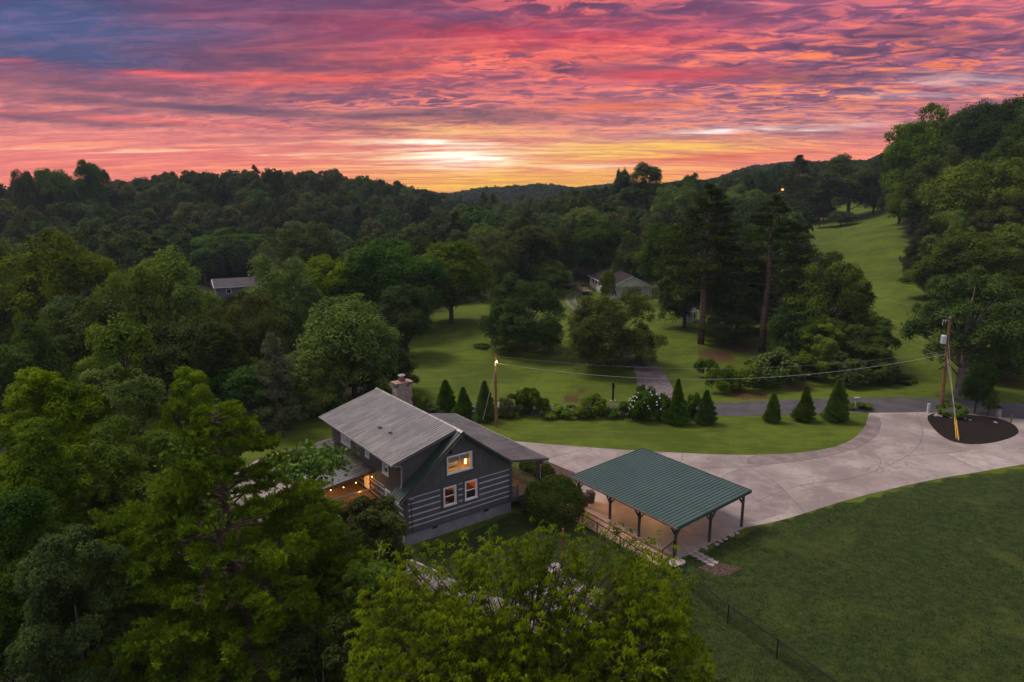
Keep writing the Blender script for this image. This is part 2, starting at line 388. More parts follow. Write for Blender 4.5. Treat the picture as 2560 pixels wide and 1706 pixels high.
def rib(pts, w, dz, step=1.0):
    """a draped strip: list of xy -> verts, faces"""
    pts = np.array(pts, float)[:, :2]
    out = []
    for a, b in zip(pts[:-1], pts[1:]):
        n = max(1, int(np.linalg.norm(b-a)/step))
        for k in range(n): out.append(a+(b-a)*k/n)
    out.append(pts[-1]); P = np.array(out)
    for _ in range(6): P[1:-1] = .5*P[1:-1] + .25*(P[:-2]+P[2:])
    T_ = np.gradient(P, axis=0); T_ /= np.linalg.norm(T_, axis=1)[:, None]; N_ = np.stack([-T_[:, 1], T_[:, 0]], 1)
    w = np.broadcast_to(np.asarray(w, float), (len(P),))[:, None] if np.ndim(w) == 0 else np.interp(np.linspace(0, 1, len(P)), np.linspace(0, 1, len(w)), w)[:, None]
    L_ = P+N_*w/2; Rr = P-N_*w/2
    V = np.concatenate([np.c_[L_, zt(L_[:, 0], L_[:, 1])+dz], np.c_[Rr, zt(Rr[:, 0], Rr[:, 1])+dz]]); n = len(P)
    F = np.array([[k, k+n, k+1+n, k+1] for k in range(n-1)])[:, ::-1]
    F = F[:, ::-1]
    return V, F

# ================================================================== GROUND
def ground_mat():
    mt = bpy.data.materials.new('ground'); mt.use_nodes = True
    nt = mt.node_tree; g = G(nt); b = nt.nodes['Principled BSDF']
    b.inputs['Roughness'].default_value = 0.9; b.inputs['Specular IOR Level'].default_value = 0.12
    pos = g.n('ShaderNodeNewGeometry').outputs['Position']
    at_ = g.n('ShaderNodeAttribute'); at_.attribute_name = 'zone'
    zr, zg, zb = g.sep(at_.outputs['Vector'])
    n1 = g.noise(pos, 0.09, 4, 0.6); n2 = g.noise(pos, 0.55, 5, 0.65); n3 = g.noise(pos, 6.0, 4, 0.7)
    sx, sy, sz = g.sep(pos)
    nm = g.noise(g.comb(g.mul(g.add(sx, g.mul(sy, .35)), .22), g.mul(sy, 1.4), 0), 1.0, 4, .6)
    f = g.add(g.mul(n1, 0.45), g.add(g.mul(n2, 0.30), g.mul(nm, .25)))
    lawn = g.mix(g.sm(f, 0.40, 0.62), (0.054, 0.080, 0.008), (0.104, 0.142, 0.013))
    lawn = g.mix(g.mul(g.sm(n3, 0.5, 0.72), 0.45), lawn, (0.125, 0.145, 0.028))
    lawn = g.mix(g.mul(g.sm(n3, 0.48, 0.30), 0.5), lawn, (0.022, 0.040, 0.008))
    # tufty field near the drone: part deeper green, part shade put into the colour
    n4 = g.noise(pos, 1.6, 5, 0.7, 0.6)
    rough = g.mix(g.sm(n4, 0.40, 0.62), (0.018, 0.030, 0.006), (0.034, 0.054, 0.010))
    rough = g.mix(g.mul(g.sm(g.noise(pos, 4.5, 5, .7, .8), 0.50, 0.70), 0.55), rough, (0.062, 0.070, 0.022))
    rough = g.mix(g.mul(g.sm(n2, 0.54, 0.70), 0.35), rough, (0.046, 0.040, 0.014))
    rough = g.mix(g.mul(g.sm(g.noise(pos, .16, 5, .65, .8), 0.50, 0.68), 0.55), rough, (0.066, 0.082, 0.018))
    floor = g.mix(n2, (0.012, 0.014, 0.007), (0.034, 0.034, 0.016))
    c = g.mix(g.sm(g.add(zg, g.mul(g.sub(n2, .5), .5)), .3, .7), lawn, rough)
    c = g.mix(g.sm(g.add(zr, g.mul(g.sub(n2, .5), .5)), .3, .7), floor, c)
    clay = g.mix(g.sm(n3, .35, .65), (0.105, 0.042, 0.022), (0.050, 0.048, 0.014))
    c = g.mix(g.sm(g.add(zb, g.mul(g.sub(n4, .5), 1.1)), .45, .75), c, clay)
    g.put(b.inputs['Base Color'], c)
    bn = g.n('ShaderNodeBump'); bn.inputs['Strength'].default_value = 0.9; bn.inputs['Distance'].default_value = 0.08
    g.L.new(g.add(g.mul(n3, .7), n4), bn.inputs['Height']); g.L.new(bn.outputs[0], b.inputs['Normal'])
    return mt
def inpoly(X, Y, poly):
    c = np.zeros(X.shape, bool); n = len(poly)
    for i in range(n):
        x1, y1 = poly[i]; x2, y2 = poly[(i+1) % n]
        k = ((y1 > Y) != (y2 > Y)); xi = (x2-x1)*(Y-y1)/((y2-y1) if y2 != y1 else 1e-9)+x1
        c ^= k & (X < xi)
    return c
def segd(X, Y, pts):
    d = np.full(X.shape, 1e9)
    for a, b in zip(pts[:-1], pts[1:]):
        ax, ay = a; bx, by = b[0]-a[0], b[1]-a[1]; t = np.clip(((X-ax)*bx+(Y-ay)*by)/(bx*bx+by*by+1e-9), 0, 1)
        d = np.minimum(d, np.hypot(X-ax-t*bx, Y-ay-t*by))
    return d
W2 = lambda px, py, z=0.0: tuple(at(px, py, z)[:2])
MEADOW = [W2(880, 1030), W2(985, 950), W2(1050, 815), (-17.5, 150), (-4, 163), (14, 178), (40, 176), (44, 150), (48, 118), (50, 98), (54, 80), (-30, 80)]
RIGHTM = [(52, 84), (56, 96), (62, 112), (68, 130), (78, 155), (84, 178), (92, 212), (95, 238), (103, 275), (112, 310), (160, 312), (150, 285), (140, 250), (121, 215), (106, 182), (90, 152), (84, 132), (90, 118), (110, 108), (110, 84)]
HOMELAWN = [(-16, 30), (-22, 45), (-27, 60), (-31, 70), (-24, 79), (20, 82), (110, 86), (110, 22), (40, 10), (-2, 10), (-6, 30)]
FIELD = [W2(1690, 1410), W2(1760, 1380), W2(1880, 1325), W2(2130, 1255), W2(2330, 1205), W2(2620, 1160), (140, 60), (140, 5), (6, 5), (8, 25)]
HOLLOW = [W2(1560, 660, 9), W2(1950, 520, 9)]
def build_ground():
    xs = np.concatenate([-np.geomspace(70, 2600, 60)[::-1], np.arange(-68, 130, 1.0), np.geomspace(131, 2600, 60)])
    ys = np.concatenate([-np.geomspace(10, 1500, 24)[::-1], np.arange(-8, 190, 1.0), np.geomspace(191.5, 3600, 80)])
    X, Y = np.meshgrid(xs, ys); nx, ny = len(xs), len(ys)
    x = X.ravel(); y = Y.ravel(); z = zt(x, y)
    # bank on the far side of the road
    V = np.c_[x, y, z]
    i = np.arange(nx*ny).reshape(ny, nx)
    F = np.stack([i[:-1, :-1], i[:-1, 1:], i[1:, 1:], i[1:, :-1]], -1).reshape(-1, 4)
    me = np_mesh('ground', V, F, ground_mat(), smooth=True)
    zr = np.zeros(len(x))
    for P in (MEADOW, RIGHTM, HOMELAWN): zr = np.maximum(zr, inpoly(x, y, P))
    zg = inpoly(x, y, FIELD).astype(float)
    yard = [W2(1000, 1400), W2(1280, 1285), W2(1470, 1290), W2(1640, 1400), W2(1700, 1430), W2(1900, 1706), (5, 5), (-8, 20)]
    zg = np.maximum(zg, 1.0*inpoly(x, y, yard))
    zb = np.zeros(len(x))
    for px, py, r in ((1845, 985, 2.2), (1900, 990, 1.3), (2010, 972, 1.2), (1790, 890, 3.5), (1850, 870, 3), (1428, 999, 1.4), (1455, 980, .9), (1980, 970, 1.4), (2540, 960, 3), (1780, 1403, .0)):
        q = onT(px, py); zb = np.maximum(zb, np.clip(1.2-np.hypot(x-q[0], (y-q[1])*.6)/max(r, .1)*.8, 0, 1) if r else zb)
    a = me.attributes.new('zone', 'FLOAT_VECTOR', 'POINT')
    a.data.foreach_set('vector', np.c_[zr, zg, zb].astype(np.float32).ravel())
    return tag(link('ground', me), 'rolling lawn, meadow and forest floor', kind='structure')
build_ground()

# ------------------------------------------------------------------ paved surfaces
def concrete_mat():
    mt = bpy.data.materials.new('concrete'); mt.use_nodes = True
    nt = mt.node_tree; g = G(nt); b = nt.nodes['Principled BSDF']
    pos = g.n('ShaderNodeNewGeometry').outputs['Position']
    n1 = g.noise(pos, 0.16, 6, 0.62, 0.4); n2 = g.noise(pos, 0.8, 5, 0.65, 1.2); n3 = g.noise(pos, 9.0, 4, 0.7)
    v = g.n('ShaderNodeTexVoronoi'); v.inputs['Scale'].default_value = 0.16; g.L.new(pos, v.inputs['Vector'])
    c = g.mix(g.sm(n1, 0.36, 0.64), (0.190, 0.146, 0.148), (0.36, 0.292, 0.288))
    c = g.mix(g.mul(g.sm(g.sep(v.outputs['Color'])[0], .4, .9), .35), c, (0.25, 0.215, 0.225))
    c = g.mix(g.mul(g.sm(n2, 0.50, 0.66), 0.60), c, (0.165, 0.128, 0.132))
    n5 = g.noise(pos, 0.35, 6, 0.7, 2.0); c = g.mix(g.mul(g.sm(n5, 0.56, 0.68), 0.5), c, (0.45, 0.36, 0.34))
    c = g.mix(g.mul(n3, 0.22), c, (0.46, 0.40, 0.37))
    g.put(b.inputs['Base Color'], c); b.inputs['Roughness'].default_value = 0.62; b.inputs['Specular IOR Level'].default_value = 0.35
    return mt
M['concrete'] = concrete_mat()
M['asphalt'] = mat('asphalt', (0.070, 0.062, 0.072), 0.75, 0.35, 0.22, 0.5, bump=0.3, bscale=30)
M['mulch'] = mat('mulch', (0.020, 0.014, 0.013), 0.95, 0.1, 0.6, 7, bump=1.0, bscale=20)
M['mulch_brown'] = mat('mulch_brown', (0.085, 0.055, 0.048), 0.95, 0.1, 0.5, 6, bump=1.0, bscale=18)
M['joint'] = mat('joint', (0.14, 0.11, 0.105), 0.9, 0.1)
M['gravel'] = mat('gravel', (0.30, 0.20, 0.15), 0.9, 0.2, 0.6, 9, bump=1.0, bscale=22)
M['brick'] = mat('brick', (0.23, 0.085, 0.055), 0.85, 0.2, 0.35, 5)
M['gravel_drive'] = mat('gravel_drive', (0.15, 0.118, 0.128), 0.9, 0.2, 0.3, 2)
M['stone'] = mat('stone', (0.34, 0.28, 0.28), 0.85, 0.2, 0.35, 3, bump=.5)
M['red_soil'] = mat('red_soil', (0.13, 0.060, 0.040), .95, .1, .4, 3, bump=.6)
def px_poly(L, z=0.0): return [W2(a, b, z) for a, b in L]
def smooth_loop(P, n=2):
    P = [np.array(p) for p in P]
    for _ in range(n):
        Q = []
        for k in range(len(P)):
            a, b = P[k], P[(k+1) % len(P)]; Q += [.75*a+.25*b, .25*a+.75*b]
        P = Q
    return [tuple(p) for p in P]
def chaikin(P, n=2):
    P = [np.array(p) for p in P]
    for _ in range(n):
        Q = [P[0]]
        for a, b in zip(P[:-1], P[1:]): Q += [.75*a+.25*b, .25*a+.75*b]
        P = Q+[P[-1]]
    return [tuple(p) for p in P]
HB = at(1279, 1279); HA = R_(36.665)      # house corner (front right) and heading
E1 = np.array([math.cos(HA), math.sin(HA)]); E2 = np.array([-math.sin(HA), math.cos(HA)])
def hw(s, u): return tuple(HB[:2] + E1*s + E2*u)
def build_paving():
    top = chaikin(px_poly([(1287, 1104), (1480, 1120), (1633, 1130), (1845, 1139), (1967, 1137), (2069, 1125), (2130, 1102), (2163, 1070), (2173, 1033)]))
    bot = chaikin(px_poly([(2640, 1150), (2560, 1161), (2440, 1182), (2322, 1201), (2122, 1248), (2013, 1284), (1937, 1306), (1860, 1320)]))
    left = [hw(5.0, -12.9), hw(4.75, -3.4), hw(4.75, -1.0)] + px_poly([(1432, 1181), (1360, 1150)]) + [hw(6.2, 9), hw(6.0, 14.5)]
    back = [hw(4.0, 18.2), hw(-4, 19.5)]
    padL = px_poly([(790, 1112), (700, 1130), (640, 1152), (560, 1200), (600, 1290)]) + [hw(-15, 6), hw(-14.5, 14.0), hw(-9.5, 15.0), hw(-1, 15.2), hw(2.5, 15.2), hw(3.2, 14.4)]
    m = MB(); m.slab(top + px_poly([(2310, 1031), (2400, 1034), (2560, 1049), (2660, 1058)]) + bot + [hw(12.55, -12.9)] + left + [hw(9.0, 15.5)], -0.3, 0.020)
    m.build('driveway', M['concrete']); tag(COL.objects['driveway'], kind='structure')
    m = MB(); m.slab([W2(1287, 1104), hw(8.6, 14.9), hw(6.2, 13.2), hw(4.9, 14.2), hw(4.0, 15.2)] + [hw(-9.5, 15.0), hw(-14.5, 14.0), hw(-15, 6)] + px_poly([(600, 1290), (560, 1200), (640, 1152), (700, 1130), (790, 1112)]) + back, -0.3, 0.012)
    m.build('parking_pad', M['concrete']); tag(COL.objects['parking_pad'], kind='structure')
    m = MB()
    for L in ([(2198, 1043), (2204, 1066), (2187, 1098), (2130, 1127), (2028, 1151), (1865, 1168)], [(2290, 1033), (2310, 1074), (2302, 1110), (2273, 1141), (2190, 1180), (2118, 1200)],
              [(2273, 1141), (2449, 1123), (2560, 1166)], [(2367, 1137), (2432, 1168)], [(1845, 1139), (1865, 1168), (1939, 1200), (2013, 1284)], [(1705, 1133), (1705, 1151)],
              [(1755, 1170), (1865, 1168)], [(2118, 1200), (1990, 1212), (1880, 1260)], [(1865, 1168), (1800, 1190), (1760, 1240)], [(1480, 1120), (1365, 1147)], [(1550, 1127), (1640, 1200)], [(1970, 1138), (2028, 1151)], [(2160, 1120), (2210, 1150), (2190, 1180)]):
        P = chaikin([np.array(q) for q in px_poly(L)], 3)
        V, F = rib(P, 0.04, 0.0290, 0.6); i = len(m.v); m.v += [tuple(q) for q in V]; m.f += [tuple(int(a)+i for a in f) for f in F]
    m.build('joint_lines', M['joint'], COL.objects['driveway'])
    tone = []
    for i, c in enumerate(((.205, .158, .160), (.36, .30, .288), (.245, .195, .196))):
        mm = mat('concrete_panel', c, .62, .35, .22, .7, detail=7, bump=.1); tone.append(mm)
    for i, L in enumerate(([(2172, 1036), (2163, 1070), (2130, 1102), (2069, 1124), (1967, 1136), (1870, 1138), (1865, 1168), (2028, 1151), (2130, 1127), (2187, 1098), (2204, 1066), (2198, 1043)], [(2367, 1137), (2449, 1124), (2540, 1160), (2432, 1168)], [(1865, 1169), (1939, 1200), (2000, 1270), (1860, 1318), (1780, 1270), (1762, 1240), (1800, 1190)])):
        P = px_poly(L); P = smooth_loop(P, 1) if i != 1 else P
        q = MB(); q.poly([(a, b, .0245) for a, b in P]); q.build('concrete_panel', tone[i], COL.objects['driveway'])
    # road
    up = px_poly([(2640, 1016), (2560, 1010), (2416, 1000), (2294, 995), (2118, 995), (1947, 1000), (1783, 1009), (1600, 1013), (1420, 1013), (1250, 1011), (1000, 1006), (820, 1000)])
    lo = px_poly([(820, 1024), (1000, 1030), (1250, 1036), (1420, 1038), (1600, 1040), (1796, 1041), (1910, 1039), (2049, 1034), (2173, 1032.5), (2310, 1030.5), (2416, 1034), (2560, 1048), (2640, 1056)])
    m = MB(); m.slab(chaikin(up) + chaikin(lo), -0.3, 0.010); tag(m.build('road', M['asphalt']), kind='structure')
    isl = px_poly([(2312, 1040), (2334, 1074), (2363, 1098), (2400, 1110), (2449, 1112), (2498, 1105), (2538, 1091), (2549, 1079), (2534, 1061), (2498, 1047), (2420, 1037), (2350, 1033)])
    m = MB(); m.slab(smooth_loop(isl), -0.3, 0.055); tag(m.build('mulch_bed', M['mulch']), kind='structure')
    z4 = lambda x, y: (1100+x*.1658, 1080+y*.1658)
    m = MB(); m.slab(px_poly([z4(1480, 420), z4(1575, 425), z4(1750, 510), z4(2030, 615), z4(2060, 900), z4(2110, 1180), z4(2000, 1330), z4(1700, 1250), z4(1440, 900), z4(1420, 600)]), -0.3, 0.030)
    tag(m.build('mulch_bed', M['mulch_brown']), kind='structure')
    # river gravel strip by the carport
    g0 = [hw(4.62, -1.2), hw(4.62, -12.3), hw(3.2, -12.6), hw(3.0, -4.5), hw(2.9, -1.5)]
    m = MB(); m.slab(g0, -.3, 0.034); tag(m.build('gravel_strip', M['gravel']), kind='structure')
    # neighbour's gravel drive, draped
    pts = [onT(1650, 1014), onT(1640, 985), onT(1630, 945), onT(1600, 900), onT(1530, 840), onT(1470, 790), onT(1432, 765), onT(1424, 748), onT(1440, 733), onT(1470, 727)]
    V, F = rib(pts, [5.2, 4.4, 3.6, 3.2, 3.0, 2.8, 2.6, 2.6, 2.6, 2.6], 0.10, 1.0)
    me = np_mesh('gravel_drive', V, F, M['gravel_drive']); tag(link('gravel_drive', me), kind='structure')
    V, F = rib(pts[5:], 1.0, 0.14, 0.8); me = np_mesh('grass_middle', V, F, mat('drive_grass', (0.07, 0.105, 0.016), .9, .1, .3, 2)); link('grass_middle', me, COL.objects['gravel_drive'])
    # flower-bed pad below the house, edged with old timbers
    z9 = lambda x, y: (960+x*.255, 1340+y*.255)
    pad = [(1000, 1396), z9(260, 262), z9(520, 375), z9(990, 545), z9(1200, 640), z9(1500, 460), z9(1650, 350), z9(1980, 470), z9(2190, 640), z9(2150, 900), z9(1500, 1000), z9(1060, 860), z9(800, 660), z9(500, 560), z9(150, 400)]
    m = MB(); m.slab(px_poly(pad), -.3, 0.045); tag(m.build('gravel_bed', mat('pad_gravel', (0.185, 0.155, 0.175), .9, .2, .4, 4, bump=.6)), kind='structure')
    return z9
z9 = build_paving()

def build_grass():
    """short tufts on the lawns near the drone, with a ragged edge along the concrete"""
    rng = np.random.default_rng(8); n = 420000
    y = 24+rng.random(n)**1.5*58; x = rng.uniform(-.35, .95, n)*y
    k = inpoly(x, y, HOMELAWN) | inpoly(x, y, FIELD)
    drv = [hw(3.0, -1.5), hw(2.9, -12.7), hw(12.6, -13.0)] + px_poly([(1937, 1308), (2122, 1250), (2322, 1203), (2640, 1150), (2660, 1040), (2173, 1030), (2163, 1070), (2130, 1102), (2069, 1125), (1967, 1138), (1845, 1140), (1633, 1131), (1480, 1121), (1287, 1105)]) + [hw(-1, 16), hw(-15, 15), hw(-15, 3), hw(-9.6, -.1), hw(.1, -.1), hw(3.2, -.5)]
    k &= ~inpoly(x, y, drv) & ~inpoly(x, y, [z9q for z9q in px_poly([(1000, 1396), (1250, 1480), (1380, 1430), (1520, 1490), (1500, 1600), (1340, 1600), (1080, 1480)])])
    k &= (y < 52) | (rng.random(n) < .12); k &= y < 73.5
    cl = np.sin(x*1.7+np.sin(y*1.3)*2)*np.sin(y*2.1+np.sin(x*.9)*2); k &= rng.random(n) < .42
    x, y = x[k], y[k]; n = len(x); P = np.c_[x, y, zt(x, y)-.01]
    a = rng.uniform(0, 6.283, n); D = np.c_[np.cos(a)*.6, np.sin(a)*.6, np.full(n, 1.3)]; D /= np.linalg.norm(D, axis=1)[:, None]
    S = np.c_[-np.sin(a), np.cos(a), np.zeros(n)]; L = (rng.uniform(.04, .10, n)*1.0)[:, None]; w = L*.55
    V = np.stack([P-S*w*.5, P+S*w*.5, P+D*L+S*w*.35, P+D*L-S*w*.35], 1).reshape(-1, 3)
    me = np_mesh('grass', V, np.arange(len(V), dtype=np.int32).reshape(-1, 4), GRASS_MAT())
    tag(link('grass', me), 'short grass tufts on the lawns', kind='stuff')
def GRASS_MAT():
    mt = bpy.data.materials.new('grass_blade'); mt.use_nodes = True; g = G(mt.node_tree); b = mt.node_tree.nodes['Principled BSDF']
    pos = g.n('ShaderNodeNewGeometry').outputs['Position']; sx, sy, sz = g.sep(pos)
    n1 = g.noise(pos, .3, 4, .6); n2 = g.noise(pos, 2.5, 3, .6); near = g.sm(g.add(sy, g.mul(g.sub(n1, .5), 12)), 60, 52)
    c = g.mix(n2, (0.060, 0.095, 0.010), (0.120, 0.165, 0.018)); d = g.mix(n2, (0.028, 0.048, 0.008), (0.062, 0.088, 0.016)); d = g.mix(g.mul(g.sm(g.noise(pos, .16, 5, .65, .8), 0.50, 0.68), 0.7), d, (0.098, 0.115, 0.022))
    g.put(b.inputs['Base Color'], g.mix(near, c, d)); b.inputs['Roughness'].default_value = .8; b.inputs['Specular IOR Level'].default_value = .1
    return mt
build_grass()

# ================================================================== THE LOG HOUSE
def house_wall_mat():
    mt = bpy.data.materials.new('grey_paint'); mt.use_nodes = True
    nt = mt.node_tree; g = G(nt); b = nt.nodes['Principled BSDF']
    oc = g.n('ShaderNodeTexCoord').outputs['Object']; x, y, z = g.sep(oc)
    n = g.noise(oc, 1.2, 5, .6); n2 = g.noise(g.comb(g.mul(g.add(x, y), 9.0), 0, g.mul(z, .6)), 1, 4, .6)
    c = g.mix(g.sm(n, .35, .65), (0.090, 0.083, 0.090), (0.122, 0.113, 0.121))
    c = g.mix(g.mul(n2, .35), c, (0.076, 0.069, 0.075))
    t = g.m('FRACT', g.mul(g.add(x, y), 4.9)); groove = g.mul(g.m('LESS_THAN', t, .13), g.m('GREATER_THAN', z, 3.72))
    c = g.mix(g.mul(groove, .62), c, (0.018, 0.016, 0.018))
    g.put(b.inputs['Base Color'], c); b.inputs['Roughness'].default_value = .7; b.inputs['Specular IOR Level'].default_value = .25
    bn = g.n('ShaderNodeBump'); bn.inputs['Strength'].default_value = .5; bn.inputs['Distance'].default_value = .02
    g.L.new(g.sub(n2, groove), bn.inputs['Height']); g.L.new(bn.outputs[0], b.inputs['Normal'])
    return mt
def metal_roof_mat(name, c1, c2, rough, spec, ior=1.7, metal=0.0):
    mt = bpy.data.materials.new(name); mt.use_nodes = True
    nt = mt.node_tree; g = G(nt); b = nt.nodes['Principled BSDF']
    oc = g.n('ShaderNodeTexCoord').outputs['Object']; x, y, z = g.sep(oc)
    n = g.noise(oc, .6, 5, .6); n2 = g.noise(g.comb(g.mul(x, .35), g.mul(y, 5), 0), 1, 4, .6)
    g.put(b.inputs['Base Color'], g.mix(g.sm(g.add(g.mul(n, .6), g.mul(n2, .4)), .38, .62), c1, c2))
    b.inputs['IOR'].default_value = ior; b.inputs['Metallic'].default_value = metal
    g.put(b.inputs['Roughness'], g.lin(n2, .3, .7, rough*.8, rough*1.25)); b.inputs['Specular IOR Level'].default_value = spec
    return mt
def glass_mat():
    mt = bpy.data.materials.new('glass'); mt.use_nodes = True; nt = mt.node_tree; nt.nodes.clear(); g = G(nt)
    t = g.n('ShaderNodeBsdfTransparent'); t.inputs[0].default_value = (.88, .9, .9, 1); gl = g.n('ShaderNodeBsdfGlossy'); gl.inputs['Roughness'].default_value = .03
    fr = g.n('ShaderNodeFresnel'); fr.inputs[0].default_value = 1.5
    mx = g.n('ShaderNodeMixShader'); g.L.new(fr.outputs[0], mx.inputs[0]); g.L.new(t.outputs[0], mx.inputs[1]); g.L.new(gl.outputs[0], mx.inputs[2])
    o = g.n('ShaderNodeOutputMaterial'); g.L.new(mx.outputs[0], o.inputs[0]); return mt
M['wall'] = house_wall_mat(); M['glass'] = glass_mat()
M['grey_paint'] = mat('grey_trim', (0.085, 0.078, 0.083), .65, .3, .15, 3)
M['chink'] = mat('chinking', (0.43, 0.405, 0.465), .8, .2, .12, 3)
M['white'] = mat('white_paint', (0.74, 0.72, 0.78), .5, .4, .05, 3)
M['gutter'] = mat('gutter', (0.30, 0.27, 0.28), .4, .5, .1, 3)
M['foundation'] = mat('foundation_parge', (0.215, 0.20, 0.23), .85, .2, .15, 1.2, bump=.2)
M['roof'] = metal_roof_mat('house_metal_roof', (0.31, 0.285, 0.28), (0.41, 0.375, 0.365), .28, .5, 1.5, .9)  # same metal as roof_green, with pale sky reflection put into the colour
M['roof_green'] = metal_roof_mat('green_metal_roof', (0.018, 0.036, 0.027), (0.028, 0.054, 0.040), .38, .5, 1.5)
M['roof_teal'] = metal_roof_mat('carport_metal_roof', (0.022, 0.056, 0.050), (0.034, 0.074, 0.066), .36, .6, 1.6)
M['black'] = mat('black', (0.012, 0.011, 0.013), .6, .3)
M['dark_wood'] = mat('dark_grey_wood', (0.060, 0.054, 0.058), .75, .2, .2, 4)
M['deck'] = mat('deck_wood', (0.26, 0.185, 0.12), .7, .3, .2, 4)
M['red_wood'] = mat('red_brown_wood', (0.20, 0.066, 0.034), .7, .3, .25, 4)
M['lattice'] = mat('lattice_grey', (0.17, 0.155, 0.165), .7, .2)
M['room'] = mat('room_wall', (0.62, 0.46, 0.28), .9, .1, .1)
M['blind'] = mat('blind', (0.46, 0.42, 0.38), .9, .1, .05)
M['bulb'] = mat('bulb', (1, .8, .5), emit=(1.0, 0.50, 0.13), estr=7)
M['glow'] = mat('lamp_shade_lit', (1, .8, .5), emit=(1.0, 0.62, 0.20), estr=5)
M['red_room'] = mat('orange_room_wall', (0.62, 0.22, 0.05), .9, .1, .1)
def stone_mat():
    mt = bpy.data.materials.new('field_stone'); mt.use_nodes = True; nt = mt.node_tree; g = G(nt); b = nt.nodes['Principled BSDF']
    oc = g.n('ShaderNodeTexCoord').outputs['Object']
    oc2 = g.n('ShaderNodeVectorMath', operation='MULTIPLY'); g.L.new(oc, oc2.inputs[0]); oc2.inputs[1].default_value = (1.0, 1.0, .8)
    v = g.n('ShaderNodeTexVoronoi'); v.inputs['Scale'].default_value = 2.9; g.L.new(oc2.outputs[0], v.inputs[0])
    e = g.n('ShaderNodeTexVoronoi', feature='DISTANCE_TO_EDGE'); e.inputs['Scale'].default_value = 2.9; g.L.new(oc2.outputs[0], e.inputs[0])
    r = g.sep(v.outputs['Color'])[0]
    c = g.ramp(r, [(0, (.05, .045, .07)), (.16, (.06, .05, .07)), (.22, (.25, .20, .20)), (.45, (.33, .27, .26)), (.62, (.30, .18, .10)), (.78, (.36, .30, .28)), (1, (.27, .22, .23))])
    c = g.mix(g.mul(g.noise(oc, 9, 4, .6), .5), c, (.16, .13, .13))
    c = g.mix(g.sm(e.outputs[0], .0, .05, 1, 0), c, (.32, .28, .28))
    g.put(b.inputs['Base Color'], c); b.inputs['Roughness'].default_value = .85
    bn = g.n('ShaderNodeBump'); bn.inputs['Strength'].default_value = .8; bn.inputs['Distance'].default_value = .05
    g.L.new(g.sm(e.outputs[0], 0, .1), bn.inputs['Height']); g.L.new(bn.outputs[0], b.inputs['Normal']); return mt
M['chimney'] = stone_mat()

def roof_sheet(m, xe, ze, xr, zr_, y0, y1, th=.06, sp=.29, ribh=.045, ribw=.05, off=0.0):
    """sheet from the eave line (xe,ze) to the high line (xr,zr) with raised ribs running down the slope"""
    lo, hi = (xe, ze), (xr, zr_)
    if xe < xr: m.hexa([(xe, y0, ze-th), (xr, y0, zr_-th), (xr, y1, zr_-th), (xe, y1, ze-th), (xe, y0, ze), (xr, y0, zr_), (xr, y1, zr_), (xe, y1, ze)])
    else: m.hexa([(xr, y0, zr_-th), (xe, y0, ze-th), (xe, y1, ze-th), (xr, y1, zr_-th), (xr, y0, zr_), (xe, y0, ze), (xe, y1, ze), (xr, y1, zr_)])
    n = int((y1-y0-.1)/sp); st = (y1-y0-.1)/n
    for k in range(n+1):
        y = y0+.05+k*st
        a, b = ((xe, ze), (xr, zr_)) if xe < xr else ((xr, zr_), (xe, ze))
        w = ribw/2; e = .001
        m.hexa([(a[0], y-w, a[1]+e), (b[0], y-w, b[1]+e), (b[0], y+w, b[1]+e), (a[0], y+w, a[1]+e), (a[0], y-w*.5, a[1]+ribh), (b[0], y-w*.5, b[1]+ribh), (b[0], y+w*.5, b[1]+ribh), (a[0], y+w*.5, a[1]+ribh)])
def lattice_panel(m, p, q, h, sp=.14, w=.03):
    """diagonal strips between p and q (same height), h tall"""
    p = np.array(p, float); q = np.array(q, float); d = q-p; Lr = np.linalg.norm(d); d /= Lr; z = np.array([0, 0, 1.])
    nrm = np.array([-d[1], d[0], 0])*.012
    n = int((Lr+h)/sp)+1
    for s in (1, -1):
        for k in range(n):
            t0 = k*sp - (h if s > 0 else 0); t1 = t0 + h*s
            if s < 0: t0, t1 = k*sp, k*sp-h
            a, za, b, zb = t0, 0.0, t1, h
            # clip to 0..Lr
            def cl(t, zz, ot, oz):
                if t < 0: f = (0-t)/(ot-t); return 0., zz+(oz-zz)*f
                if t > Lr: f = (Lr-t)/(ot-t); return Lr, zz+(oz-zz)*f
                return t, zz
            if max(a, b) <= 0 or min(a, b) >= Lr: continue
            a2, za2 = cl(a, za, b, zb); b2, zb2 = cl(b, zb, a, za)
            if abs(a2-b2) < .03: continue
            m.beam(p+d*a2+z*za2+nrm*s, p+d*b2+z*zb2+nrm*s, w, .01, up=nrm/np.linalg.norm(nrm))
